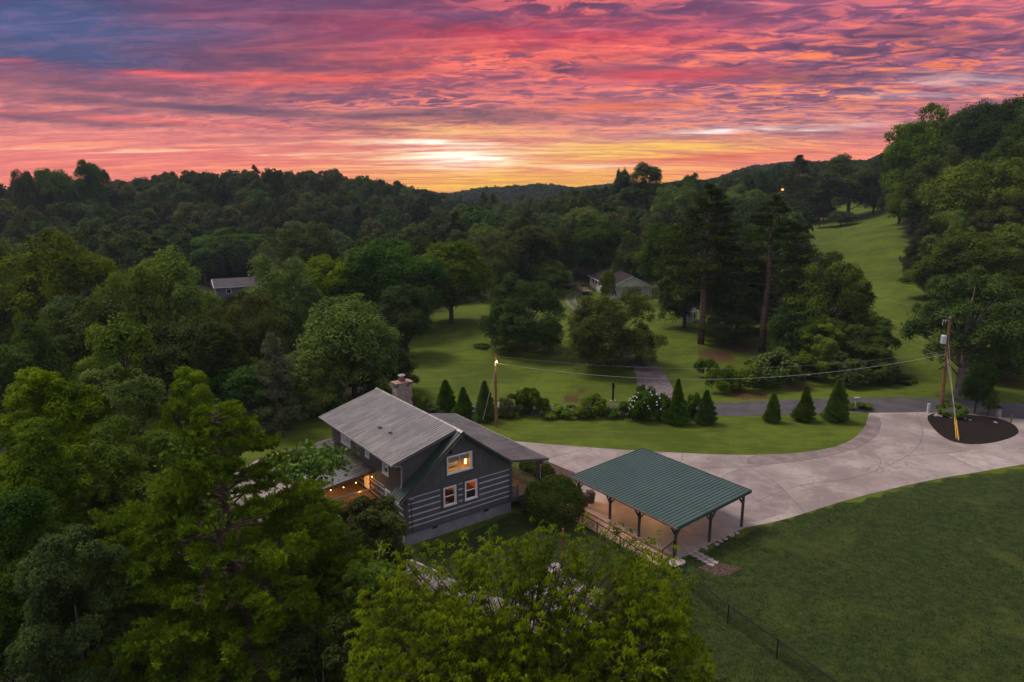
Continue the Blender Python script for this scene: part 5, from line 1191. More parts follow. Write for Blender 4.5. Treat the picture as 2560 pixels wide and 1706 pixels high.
LIB['cedar1'] = pine_lib(331, 4.2, 13, .03, 22, 9, 70, .36, M['leaf_dark'], r0=.22, flat=.5)
USED = {}
def plant(kind, lib, x, y, z, sx, sz, label, cat, group=None, rz=None):
    L_ = LIB[lib]; rng = random.Random(hash((round(x, 1), round(y, 1))) & 0xffff); rz = rng.uniform(0, 6.28) if rz is None else rz
    if len(L_) == 3:
        o = link(kind, L_[0], None, (x, y, z)); o.scale = (sx, sx*rng.uniform(.92, 1.08), sz); o.rotation_euler = (0, 0, rz); tag(o, label, cat, group); return o
    t = thing(kind, label, cat, (x, y, z), rz, group); t.scale = (sx, sx*rng.uniform(.94, 1.06), sz)
    link('trunk', L_[1], t); link('crown', L_[0], t)
    return t
PLACED = []
def tree(lib, px, pyt, wpx, Y, label, kind='broadleaf_tree', cat='tree', group=None, pyb=None):
    """crown top seen at (px,pyt), crown wpx wide in the photo, at distance Y"""
    b0 = atY(px, pyt, Y); x = b0[0]; z = z1(x, Y); h = b0[2]-z
    depth = Y*CP + (CAMH-(z+h*.6))*SP; w = wpx/FPX*depth; L_ = LIB[lib]; R, Hh = L_[-2], L_[-1]
    PLACED.append((x, Y, w/2, h))
    return plant(kind, lib, x, Y, z, w/2/R, h/Hh, label, cat, group)
HAND = [
 # meadow
 ('oak0', 1312, 690, 215, 106, 'rounded dark tree standing left in the middle of the meadow'), ('oak1', 1548, 728, 262, 97, 'wide spreading tree in front of the white house'),
 ('mid1', 1378, 655, 120, 165, 'small rounded tree between the meadow and the white house'), ('mid0', 1270, 730, 90, 112, 'small bushy tree tucked behind the rounded meadow tree'), ('mid2', 1612, 632, 120, 188, 'loose pale tree right behind the white house'), ('mid4', 1521, 678, 46, 148, 'slim tree standing in front of the white house roof'),
 ('dark1', 218, 403, 95, 300, 'round dark tree standing above the left skyline'), ('mid2', 130, 424, 120, 290, 'broad tree on the left skyline beside the round one'), ('olive0', 55, 428, 80, 280, 'spindly tree at the left end of the skyline'),
 # left slope, near rows
 ('mid0', 150, 580, 250, 112, 'large rounded tree standing out at far left below the hillside'), ('light0', 310, 668, 170, 88, 'bright two lobed tree left of the grey house, left lobe'), ('light1', 425, 628, 205, 92, 'tallest bright yellow green tree left of the grey house'),
 ('light2', 702, 642, 172, 100, 'bright rounded tree right beside the grey house'), ('mid3', 960, 605, 240, 122, 'tree with pale sheen above the meadow edge'), ('mid4', 1125, 605, 210, 132, 'broad green tree at the top corner of the meadow'),
 ('olive0', 215, 748, 220, 76, 'brownish olive tree in the left woods below the large rounded tree'), ('mid2', 875, 748, 225, 80, 'large dense tree beside the left edge of the meadow'), ('cedar0', 678, 850, 130, 70, 'grey green cedar left of the cabin chimney', 'cedar_tree'),
 ('cedar1', 560, 830, 190, 73, 'tall dark cedar left of the grey green cedar', 'cedar_tree'), ('dark1', 1012, 712, 150, 104, 'dark tree at the left meadow edge beside the big dense tree'), ('olive1', 610, 735, 150, 84, 'thin olive tree below the grey house'),
 ('mid0', 40, 812, 200, 66, 'green tree at the left frame edge above the near thicket'), ('dark2', 455, 800, 210, 74, 'dark tree under the tallest bright tree'), ('light2', 290, 815, 170, 70, 'mid green tree below the olive tree'), ('dark0', 960, 870, 150, 84, 'dark leafy tree where the meadow meets the cabin hedge'),
 ('light0', 770, 868, 170, 76, 'leafy tree at the back edge of the side lawn'), ('dark1', 640, 905, 170, 72, 'dark low tree behind the side lawn'), ('pine0', 390, 598, 200, 118, 'dark broad pine behind the bright trees at left', 'pine_tree'), ('mid4', 20, 600, 170, 120, 'tree at the left frame edge beside the large rounded tree'),
 ('light0', 835, 645, 150, 118, 'green tree left of the tree with the pale sheen'), ('olive0', 760, 560, 150, 150, 'olive tree above the grey house at the foot of the hill'), ('mid0', 565, 572, 170, 222, 'pale green tree right above the grey house roof'),
 # centre woods
 ('mid0', 1300, 545, 190, 172, 'large pale green tree behind the far utility pole'), ('dark2', 1400, 572, 90, 178, 'narrow dark tree right of the far utility pole'), ('spruce0', 1140, 535, 90, 210, 'dark bristly pine in the valley left of centre', 'pine_tree'), ('mid3', 1210, 560, 120, 190, 'tree in front of the bristly valley pine'),
 ('olive1', 1230, 590, 130, 160, 'brownish tree above the top edge of the meadow'), ('mid4', 1500, 545, 150, 185, 'green tree filling the wood behind the white house roof'), ('light0', 1470, 520, 150, 215, 'lighter tree in the middle of the central wood'), ('dark0', 1600, 560, 130, 170, 'dark tree between the white house and the pines'),
 ('dark1', 1452, 478, 80, 260, 'small dark crown above the valley road'), ('dark0', 1605, 412, 150, 265, 'tall dark round topped tree standing against the sky in the centre'), ('dark2', 1560, 425, 55, 268, 'narrow crown stuck to the left of the tall round topped tree'), ('mid1', 1700, 455, 130, 235, 'rounded tree right of the tall skyline tree'), ('dark1', 1728, 435, 70, 270, 'small skyline tree behind the rounded one'), ('mid0', 1860, 462, 130, 255, 'low wide tree left of the orange lamp'),
 ('dark2', 1905, 428, 60, 300, 'dark narrow tree on the skyline left of the orange lamp'), ('spruce1', 2000, 395, 150, 285, 'tall dark conifer behind the orange lamp', 'pine_tree'), ('dark0', 2135, 388, 165, 272, 'large dark rounded tree at the top of the right meadow'), ('dark1', 2195, 420, 90, 270, 'dark tree merging into the right wood at the meadow top'), ('red0', 2052, 522, 45, 262, 'small dark red tree at the upper end of the right meadow'), ('mid2', 2105, 528, 70, 258, 'small green tree at the upper end of the right meadow'), ('olive0', 2065, 480, 60, 280, 'brownish tree behind the dark red one'),
 # pines by the road
 ('pine0', 1775, 470, 260, 112, 'tall pine left of the road clump with twin looking bare trunk', 'pine_tree'), ('pine1', 1800, 520, 170, 118, 'second tall pine close behind the left pine', 'pine_tree'), ('pine2', 1935, 498, 290, 106, 'tall leaning pine with a long bare pinkish trunk', 'pine_tree'),
 ('mid3', 1660, 560, 140, 150, 'bright leafy tree behind the left pine'), ('dark0', 1855, 640, 190, 118, 'dark tree between the two tall pines'), ('dark1', 1720, 650, 140, 125, 'dark leafy tree under the left pine'), ('light1', 2060, 790, 130, 95, 'bright yellow green tree at the foot of the pines'), ('mid1', 2085, 638, 205, 100, 'big leafy tree at the right edge of the pine clump'), ('dark0', 2160, 790, 180, 95, 'dark drooping tree overhanging the road bank'), ('spruce0', 1975, 630, 170, 120, 'dark evergreen behind the leaning pine', 'pine_tree'),
 ('dark2', 2010, 760, 170, 100, 'shadowy tree filling the base of the pine clump'), ('dark1', 1830, 780, 160, 112, 'shadowy tree low between the pine trunks'),
 # right wood
 ('mid0', 2335, 268, 200, 215, 'large tree standing highest at the left end of the right wood'), ('dark1', 2272, 345, 120, 228, 'dark tree on the left edge of the right wood skyline'), ('dark2', 2450, 262, 200, 205, 'dark tree on the skyline of the right wood'), ('dark0', 2550, 232, 180, 195, 'dark skyline tree at the right frame edge'), ('mid1', 2360, 372, 200, 180, 'mid green tree in the upper right wood'), ('mid2', 2475, 400, 240, 160, 'olive green tree high in the right wood'), ('mid4', 2292, 455, 130, 205, 'drooping tree at the upper bend of the right meadow'), ('light0', 2370, 528, 130, 150, 'bright tree at the middle of the right wood edge'),
 ('cedar0', 2318, 545, 100, 150, 'slim grey green tree at the edge of the right meadow', 'cedar_tree'), ('mid3', 2440, 585, 240, 122, 'large rounded tree in the lower right wood'), ('dark1', 2350, 650, 170, 128, 'dark tree whose skirt touches the right meadow'), ('mid0', 2550, 560, 200, 128, 'tree at the right frame edge halfway down the wood'), ('mid4', 2540, 690, 170, 108, 'green tree low at the right frame edge'), ('olive1', 2530, 480, 170, 150, 'olive tree near the right frame edge'), ('dark2', 2318, 610, 100, 150, 'small dark tree against the right meadow'),
 ('trunked0', 2440, 680, 290, 82, 'tree with a bare pale trunk beside the transformer pole'), ('dark1', 2500, 800, 230, 92, 'low leafy tree right of the pale trunk'), ('mid1', 2420, 400, 190, 190, 'mid wood tree below the skyline tree'), ('dark0', 2550, 350, 170, 170, 'dark tree at the right edge below the skyline'),
]
for r in HAND:
    lib, px, pyt, w, Y, lb = r[:6]
    if px < 1010 and pyt > 550: w *= 1.22
    tree(lib, px, pyt, w, Y, lb, r[6] if len(r) > 6 else 'broadleaf_tree')
# saplings on the island
for lib, px, pyb, pyt, w, lb in (('mid1', 2470, 1040, 972, 42, 'young tree with a thin stem on the mulch island'), ('dark2', 2436, 1033, 905, 84, 'small leaning leafy tree at the road edge of the island')):
    b = at(px, pyb); q = atY(px, pyt, b[1]); L_ = LIB[lib]; plant('sapling', lib, b[0], b[1], 0, w/2/FPX*78/L_[2], q[2]/L_[3], lb, 'tree')

# ---- scattered woods: nearest and best visible ones as trees, the rest as one mass
def in_clear(X, Y, Rr):
    bad = np.zeros(X.shape, bool)
    for P in (MEADOW, RIGHTM, HOMELAWN): bad |= inpoly(X, Y, P) | (segd(X, Y, P+[P[0]]) < Rr)
    for hx, hy, hr in ((29, 168, 20), (24, 176, 16), (-85, 192, 16), (29, 146, 13), (37, 130, 8), (-78, 178, 9), (-70, 166, 7), (7, 173, 6), (-66, 156, 5), (122, 328, 10)): bad |= np.hypot(X-hx, Y-hy) < hr
    bad |= (np.abs(X) < 140) & (Y > 70) & (Y < 96)      # road corridor
    return bad | ((Y < 74) & (X > -24))
SKY_X = [-200, 0, 40, 150, 230, 285, 330, 420, 520, 620, 700, 740, 850, 900, 950, 1000, 1050, 1090, 1130, 1170, 1220, 1290, 1380, 1440, 1500, 1560, 1660, 1700, 1780, 1830, 1880, 1930, 1980, 2040, 2100, 2180, 2225, 2250, 2300, 2380, 2430, 2480, 2560, 2800]
SKY_Y = [450, 450, 434, 429, 438, 452, 436, 424, 420, 417, 413, 414, 420, 425, 440, 456, 470, 483, 484, 474, 464, 457, 461, 470, 463, 457, 461, 453, 450, 434, 410, 395, 398, 405, 402, 402, 380, 320, 280, 272, 268, 258, 238, 200]
def cap_height(x, y, z, h, jit):
    """trees on a crest stand only as tall as the photographed skyline"""
    px, py = proj(np.array([x, y, z+h])); lim = np.interp(px, SKY_X, SKY_Y)+jit
    if py >= lim: return h
    t = atY(px, lim, y)[2]-z
    return t if t > 5.0 else 0.0
FRONT = []
for r_ in HAND: FRONT.append((r_[1], r_[2], r_[3], r_[3]*1.1, r_[4]))
def scatter():
    rng = np.random.default_rng(11); pts = []
    cell = {}
    def ok(x, y, r):
        c = 8.0
        for i in range(int(x//c)-2, int(x//c)+3):
            for j in range(int(y//c)-2, int(y//c)+3):
                for (a, b, q) in cell.get((i, j), ()):
                    if math.hypot(a-x, b-y) < (q+r)*.80: return False
        cell.setdefault((int(x//c), int(y//c)), []).append((x, y, r)); return True
    for (x, y, r, h) in PLACED: cell.setdefault((int(x//8), int(y//8)), []).append((x, y, r*.8))
    n = 60000; ys = np.sqrt(rng.uniform(58**2, 430**2, n)); xs = rng.uniform(-.95, .95, n)*ys
    rs = rng.uniform(3.8, 7.2, n); bad = in_clear(xs, ys, rs*.85); zs = zt(xs, ys)
    for x, y, r, z in zip(xs[~bad], ys[~bad], rs[~bad], zs[~bad]):
        
        h = cap_height(x, y, z, rng.uniform(11, 17)*(r/4.8)**.6, rng.uniform(-2, 12))
        qx, qy = proj(np.array([x, y, z+h])); rx = r/y*FPX
        if 88 < y < 300 and qx+rx > 2040 and qx-rx < 2285 and qy < 800: continue      # keep the view up the right meadow open
        if 88 < y < 158 and qx+rx > 1090 and qx-rx < 1700 and qy < 860: continue      # and across the middle meadow
        if y < 188 and qx+rx > 515 and qx-rx < 612 and qy < 745: continue      # the grey house stays in sight
        if y < 190 and h and any(Y_ > y+3 and abs(qx-ax) < aw*.55+rx*.5 and qy < at_+.6*ah for ax, at_, aw, ah, Y_ in FRONT): continue   # keep the named trees in view
        if h and ok(x, y, r): pts.append((x, y, r, h, rng.random()))
    return pts
SCP = scatter()
def visible_filter(pts):
    """front-to-back coverage test on a coarse raster: keeps what can be seen"""
    W_, H_ = 512, 341; cov = np.zeros((H_, W_), np.float32); k = W_/2560
    # the ground itself hides what lies behind a crest
    allp = [(x, y, r, h, -1) for (x, y, r, h) in PLACED] + [(p[0], p[1], p[2], p[3], i) for i, p in enumerate(pts)]
    allp.sort(key=lambda p: p[1]); vis = {}; yy, xx = np.mgrid[0:H_, 0:W_]
    for (x, y, r, h, i) in allp:
        z = z1(x, y); c = np.array([x, y, z+h*.56]); px, py = proj(c); d = y*CP+(CAMH-c[2])*SP; rx = r/d*FPX*k; ry = h*.48/d*FPX*k; px *= k; py *= k
        if px < -rx-8 or px > W_+rx+8: vis[i] = (0, d) if not (-60 < px < W_+60) else (.0, d); continue
        x0, x1, y0, y1 = int(max(0, px-rx)), int(min(W_, px+rx+1)), int(max(0, py-ry)), int(min(H_, py+ry+1))
        if x0 >= x1 or y0 >= y1: vis[i] = (0, d); continue
        sub = cov[y0:y1, x0:x1]; e = ((xx[y0:y1, x0:x1]-px)/max(rx, .5))**2+((yy[y0:y1, x0:x1]-py)/max(ry, .5))**2 < 1
        vis[i] = (float(((1-sub)*e).sum()), d); sub[e] = np.maximum(sub[e], np.minimum(1, sub[e]+.9))
    return vis
VIS = visible_filter(SCP)
CATL = {'left': ('broadleaf tree in the unbroken woods of the left hillside', 'woods on the left hillside'), 'near': ('tree in the dense wood below the left hillside', 'wood below the left hillside'), 'mid': ('tree in the wood behind the white house', 'wood behind the white house'), 'right': ('tree in the wood on the right hillside', 'wood on the right hillside')}
order = sorted([i for i in range(len(SCP)) if VIS[i][0] > 10], key=lambda i: -VIS[i][0])
IND = set(order[:205]); REST = [i for i in range(len(SCP)) if i not in IND and VIS[i][0] > .4]
HID = [i for i in range(len(SCP)) if VIS[i][0] <= .4 and SCP[i][1] < 200]
for i in sorted(IND):
    x, y, r, h, q = SCP[i]; kind = 'left' if x < -.08*y and y > 175 else 'near' if x < -.03*y else 'right' if x > .42*y else 'mid'
    lb, gp = CATL[kind]
    ev = (q*97) % 1 < .10
    lib = ('spruce%d' % int(q*1.99) if ev else 'far%d' % int(q*5.99)) if y > 150 else ('mid%d' % int(q*4.99) if q < .5 else 'dark%d' % int((q-.5)*5.99))
    L_ = LIB[lib]; plant('forest_tree', lib, x, y, z1(x, y), r/L_[-2], h/L_[-1], lb, 'tree', gp)
def wood_mass(name, items, label, mt, seed, nleaf, L):
    """many small far crowns merged into one wood"""
    base = [crown_broad(seed+k, 5.0, 8.5, 16, nleaf, L)[0] + np.array([0, 0, 1.6]) for k in range(5)]; VV = []
    rng = np.random.default_rng(seed)
    for (x, y, z, r, h) in items:
        V = base[rng.integers(5)].copy(); a = rng.uniform(0, 6.28); c, s = math.cos(a), math.sin(a)
        V = V*np.array([r/5, r/5, h/10.2]); V = np.c_[V[:, 0]*c-V[:, 1]*s, V[:, 0]*s+V[:, 1]*c, V[:, 2]]; VV.append(V+np.array([x, y, z]))
    V = np.concatenate(VV); return tag(link(name, leaves_mesh(name, V, mt)), label, 'woods', None, 'stuff')
M['leaf_mass'] = leaf_mat('leaf_mass', (0.018, 0.036, 0.015), (0.056, 0.084, 0.030), nscale=.09, val_var=0, hue_var=0)
wood_mass('woods', [(SCP[i][0], SCP[i][1], z1(SCP[i][0], SCP[i][1]), SCP[i][2], SCP[i][3]) for i in REST], 'remaining crowns of the woods behind the front rows of trees', M['leaf_mass'], 500, 900, 1.0)
def far_woods():
    rng = np.random.default_rng(5); it = []
    for k in range(9000):
        y = math.sqrt(rng.uniform(425**2, 1020**2)); x = rng.uniform(-.9, .9)*y; r = rng.uniform(4.5, 7.5)*(1+y/2500)
        it.append((x, y, r))
    g = zt(np.array([a[0] for a in it]), np.array([a[1] for a in it])); keep = []
    # keep only slopes that face the camera near enough to be seen above what is in front
    best = {}
    for (x, y, r), z in sorted(zip(it, g), key=lambda q: q[0][1]):
        b = int(round((x/y)*160)); top = (z+13-CAMH)/y; m_ = max(best.get(b+j, -1) for j in (-1, 0, 1))
        h = cap_height(x, y, z, rng.uniform(11, 16), rng.uniform(-2, 6))
        if top > m_-.004 and h: keep.append((x, y, z, r, h))
        best[b] = max(best.get(b, -1), (z+8-CAMH)/y)
    return keep
wood_mass('far_woods', far_woods(), 'wooded hills along the horizon', M['leaf_mass'], 520, 420, 1.7)

# ================================================================== SHRUBS AND EVERGREENS NEAR THE ROAD
for k in range(5): LIB['thuja%d' % k] = (leaves_mesh('crown', cone_crown(600+k, 1.0, 3.6, 8000, .17, .40, (.72, .95, .80, 1.05, .85)[k], (.22, .34, .28, .38, .30)[k]), M['thuja']), trunk_mesh('trunk', 3.0, .07, [], M['bark'], k), 1.0, 3.7)
ARB = [(1115, 1035, 950, 52, 'left of three conical evergreens beside the lawn pole'), (1159, 1048, 968, 50, 'middle and shortest of three conical evergreens beside the lawn pole'), (1212, 1057, 952, 52, 'right of three conical evergreens, touching the lawn pole'),
 (1691, 1064, 948, 54, 'slender tall conical evergreen in front of the flowering bush'), (1763, 1063, 975, 48, 'conical evergreen at the left end of the open road stretch'), (1930, 1060, 982, 40, 'smallest conical evergreen on the lawn by the road'), (2010, 1057, 966, 50, 'conical evergreen between the smallest and the largest'), (2090, 1057, 948, 58, 'largest conical evergreen near the drive entrance')]
for i, (px, pyb, pyt, w, lb) in enumerate(ARB):
    b = at(px, pyb-5); q = atY(px, pyt, b[1]); d = b[1]*CP+22*SP; L_ = LIB['thuja%d' % (i % 5)]
    plant('arborvitae', 'thuja%d' % (i % 5), b[0], b[1], 0, w/2/FPX*d/L_[2]*1.02, q[2]/L_[3], lb, 'evergreen', 'conical evergreens along the road', rz=i*1.1)
for k in range(3): LIB['bush%d' % k] = (leaves_mesh('foliage', crown_broad(620+k, 1.5, 2.1, 16+4*k, 8500, .17, lobe=(.22, .42), spread=.85, top=.0, base=0)[0], M['leaf_mid']), trunk_mesh('stem', 1.0, .06, [(.5, .3, 1.2), (-.5, .2, 1.3), (.1, -.5, 1.1)], M['bark'], k, z_at=.3), 1.5, 2.0)
for k in range(2): LIB['vinebush%d' % k] = (leaves_mesh('foliage', crown_broad(640+k, 1.5, 2.0, 14, 6500, .20, lobe=(.22, .45), spread=.9, top=.0, base=0, wd=.8)[0], M['leaf_light']), trunk_mesh('stem', .9, .05, [(.5, .3, 1.0), (-.5, .2, 1.0)], M['bark'], k, z_at=.3), 1.5, 2.0)
def bush(lib, px, pyb, pyt, w, lb, kind='shrub', group=None, dY=0.0):
    b = at(px, pyb); y = b[1]+dY+ w/2/FPX*b[1]*.6; x = b[0]*y/b[1]; q = atY(px, pyt, y); L_ = LIB[lib]; z = z1(x, y); d = y*CP+22*SP
    t = thing(kind, lb, 'shrub', (x, y, z), (px*7) % 6, group); s = w/2/FPX*d/L_[2]*1.28; t.scale = (s, s*.9, max(.3, (q[2]-z)/L_[3]*1.02)); link('stem', L_[1], t); link('foliage', L_[0], t); return t
HG = 'shrubs of the roadside hedge'
for r in [('bush0', 1275, 1045, 992, 70, 'dark rounded shrub at the left end of the roadside hedge'), ('bush1', 1328, 1046, 978, 78, 'tallest shrub at the left end of the roadside hedge'), ('vinebush0', 1385, 1047, 1012, 60, 'vine covered low shrub right of the tallest hedge shrub'), ('vinebush1', 1425, 1048, 1018, 56, 'low pale viny shrub where the road shows through'), ('bush2', 1480, 1047, 990, 66, 'pointed shrub in the middle of the hedge'), ('vinebush0', 1520, 1049, 1014, 52, 'low leafy shrub below the black lamp post'), ('bush0', 1560, 1052, 1006, 60, 'green shrub left of the white flowered bush'),
          ('bush2', 1655, 1052, 992, 60, 'dark shrub right of the white flowered bush'), ('bush1', 1732, 1047, 990, 50, 'dark shrub between two conical evergreens'), ('bush1', 1600, 1030, 968, 36, 'thin yellow green shoot rising behind the hedge'), ('bush0', 1085, 1040, 1012, 60, 'low shrub behind the porch roof left of the evergreens')]:
    bush(*r, group=HG)
fl = bush('bush1', 1612, 1052, 978, 78, 'bush with many small white flowers by the road', group=HG)
rng = np.random.default_rng(9); m = MB()
for k in range(44):
    d = rsph(rng, 1)[0]; d[2] = abs(d[2])*.9+.1; d[1] = -abs(d[1])*.9; d = d/np.linalg.norm(d); p = Vector((d[0]*1.5, d[1]*1.5, .72+d[2]*1.3))
    p = Matrix.Rotation(-fl.rotation_euler.z, 3, 'Z') @ p; m.tube([p-Vector((.0, 0, .05)), p, p+Vector((0, 0, .05))], [.02, .07, .02], 6)
m.build('blossoms', M['white'], fl)
for i, r in enumerate([('vinebush0', 750, 1048, 1000, 70, 'leafy shrub at the left end of the thicket behind the side lawn'), ('vinebush1', 800, 1044, 996, 74, 'leafy shrub in the middle of the thicket behind the side lawn'), ('bush0', 850, 1040, 990, 70, 'leafy shrub in the thicket nearest the cabin roof'), ('bush1', 700, 1060, 1020, 60, 'low dark shrub at the far left of the side lawn'), ('bush2', 905, 1030, 985, 60, 'shrub behind the cabin ridge left of the chimney'), ('bush2', 1040, 1030, 985, 60, 'shrub behind the cabin right of the chimney')]): bush(*r, group='thicket behind the side lawn')
for r in [('bush1', 1800, 985, 925, 70, 'bright low bush left on the bank beyond the road'), ('vinebush1', 1850, 975, 905, 90, 'taller bush on the bank below the pines'), ('bush2', 1930, 972, 880, 120, 'wide bush on the bank under the leaning pine'), ('bush0', 2010, 965, 890, 110, 'dark bush on the bank below the bright tree'), ('bush0', 2110, 965, 890, 110, 'dark bush right on the road bank'), ('bush1', 2200, 962, 905, 90, 'low bush at the right end of the road bank'), ('vinebush1', 1770, 950, 895, 50, 'ivy mass climbing the foot of the left pine'), ('bush1', 2250, 960, 938, 60, 'low shrub on the verge beyond the drive entrance')]: bush(*r, group='bushes on the road bank')
for r in [('bush0', 2148, 1030, 1008, 60, 'small shrub round the stone marker at the lawn corner'), ('bush1', 2375, 1046, 1008, 56, 'small shrub at the foot of the pale trunk on the island'), ('bush2', 1205, 880, 862, 40, 'tiny low bush alone on the meadow')]: bush(*r)
# close shrubs: clipped round one and the porch pair
def close_shrub(px, pyc, wpx, hpx, pyb, label, seed, n, L, mt):
    b = at(px, pyb); d = b[1]*CP+23*SP; R = wpx/2/FPX*d; y = b[1]+R*.55; x = b[0]*y/b[1]; H = hpx/FPX*d*1.04
    t = thing('shrub', label, 'shrub', (x, y, 0), 0)
    link('foliage', leaves_mesh('foliage', dome_crown(seed, R, H, n, L, .55, .13, 70), mt), t); link('stem', trunk_mesh('stem', H*.5, .08, [(R*.5, 0, H*.6), (-R*.5, .2, H*.6), (0, -R*.5, H*.6), (.1, R*.5, H*.65)], M['bark'], seed, z_at=.3), t)
    return t
close_shrub(1383, 1265, 150, 108, 1316, 'large clipped dome shaped shrub between the cabin steps and the carport', 700, 26000, .13, M['shrub'])
close_shrub(1363, 1200, 52, 62, 1226, 'green rounded shrub beside the right porch post', 701, 7000, .12, M['shrub'])
close_shrub(1330, 1168, 60, 40, 1186, 'pale topped shrub behind the porch lattice railing', 702, 7000, .12, M['leaf_mid'])

# ================================================================== NEAR TREES
def whorl_tree():
    """drooping rosettes of long narrow leaves on rising shoots"""
    rng = np.random.default_rng(77); b = atY(1330, 1500, 21.5); x0, y0 = b[0]-.4, 21.0; H = 11.0
    t = thing('broadleaf_tree', 'bright yellow green tree with drooping narrow leaves filling the lower centre', 'tree', (x0, y0, 0))
    def env(px, py, Y): return atY(px, py, Y)-np.array([x0, y0, 0])
    tips = []; m = MB()
    m.tube([(0, 0, -.4), (.1, 0, 3), (0, .1, 6), (.1, 0, 8.6)], [.24, .19, .14, .06], 9)
    # boughs, each with several shoots; the outline follows the photographed crown
    out = [(905, 1600), (880, 1480), (985, 1365), (1010, 1440), (1080, 1430), (1150, 1385), (1240, 1350), (1300, 1352), (1375, 1312), (1420, 1345), (1462, 1370), (1545, 1325), (1600, 1362), (1640, 1392), (1690, 1372), (1660, 1450), (1700, 1480), (1745, 1600), (1780, 1640), (1830, 1690), (940, 1690), (920, 1550), (1500, 1380), (1200, 1420), (1345, 1370), (1110, 1470)]
    for (px, py) in out:
        e = env(px, py, 21+rng.uniform(-1.2, 2.4)); a = np.array([0, 0, max(2.5, min(8, e[2]*.55))]); mid = a*.45+e*.55+np.array([0, 0, -.3]); m.tube([a, mid, e], [.055, .03, .008], 5)
        for f in np.linspace(.35, 1, 13):
            p = (1-f)**2*a+2*f*(1-f)*mid+f*f*e; tips.append(p)
    n_in = 3500
    pxs = rng.uniform(880, 1800, n_in*3); pys = rng.uniform(1385, 1790, n_in*3); top = np.interp(pxs, [880, 940, 1000, 1100, 1250, 1400, 1560, 1680, 1720, 1760, 1800], [1575, 1510, 1450, 1425, 1395, 1370, 1365, 1400, 1500, 1590, 1640])
    dens = np.clip((pys-top-40*np.sin(pxs*.047)*np.sin(pxs*.021+1))/150, 0, 1); keep = rng.random(len(pxs)) < dens; pxs, pys = pxs[keep][:n_in], pys[keep][:n_in]
    # see-through gaps where the bed shows
    for gx, gy, gr in ((1240, 1500, 32), (1450, 1490, 26), (1090, 1465, 30), (1180, 1480, 26), (1480, 1540, 18), (1330, 1560, 18), (1395, 1620, 16)):
        k2 = (np.hypot(pxs-gx, pys-gy) > gr*.8) | (rng.random(len(pxs)) < .25); pxs, pys = pxs[k2], pys[k2]
    for px, py in zip(pxs, pys): tips.append(env(px, py, 21.0 + rng.normal(0, 1.0) - (py-1500)/260*1.4))
    for k in range(46):      # loose upright shoots break the outline
        sx_ = rng.uniform(905, 1720); st_ = np.interp(sx_, [880, 940, 1000, 1100, 1250, 1400, 1560, 1680, 1720, 1760, 1800], [1575, 1510, 1450, 1425, 1395, 1370, 1365, 1400, 1500, 1590, 1640])
        dx_, up_ = rng.normal(0, 16), rng.uniform(15, 75); dd_ = 21+rng.normal(0, .9)
        for f in np.linspace(0, 1, 9): tips.append(env(sx_+dx_*f, st_+70-(70+up_)*f, dd_))
    T = np.array(tips); ex = []
    for k in range(0, len(T), 3):
        a = T[k]; c = np.array([rng.uniform(-.1, .1), rng.uniform(-.1, .1), a[2]*.72]); q = a*.72+c*.28-np.array([0, 0, .25]); ex.append((q, a))
    for q, a in ex: m.tube([q, (q+a)/2+rng.normal(0, .03, 3), a], [.016, .011, .005], 4, cap=False)
    me = bpy.data.meshes.new('trunk'); me.from_pydata(m.v, [], m.f); me.materials.append(M['bark']); link('trunk', me, t)
    T = np.repeat(T, 2, 0)+rng.normal(0, .13, (len(T)*2, 3)); nT = len(T); nl = 10; Vs = []
    for j in range(nl):
        a = 2*math.pi*j/nl+rng.uniform(0, 6.28, nT); up = rng.uniform(.0, .75, nT); d = np.c_[np.cos(a), np.sin(a), up]; d = unit(d); L = rng.uniform(.13, .21, nT)[:, None]; wv = L*.24
        s = unit(np.c_[-np.sin(a), np.cos(a), np.zeros(nT)]); P0 = T+d*.02; P1 = P0+d*L*.5; d2 = unit(d+np.array([0, 0, -1.25])); P2 = P1+d2*L*.6
        Vs.append(np.stack([P0-s*wv*.2, P0+s*wv*.2, P1+s*wv*.55, P1-s*wv*.55], 1)); Vs.append(np.stack([P1-s*wv*.55, P1+s*wv*.55, P2+s*wv*.06, P2-s*wv*.06], 1))
    V = np.concatenate(Vs, 0).reshape(-1, 3); link('crown', leaves_mesh('crown', V, M['whorl']), t)
whorl_tree()
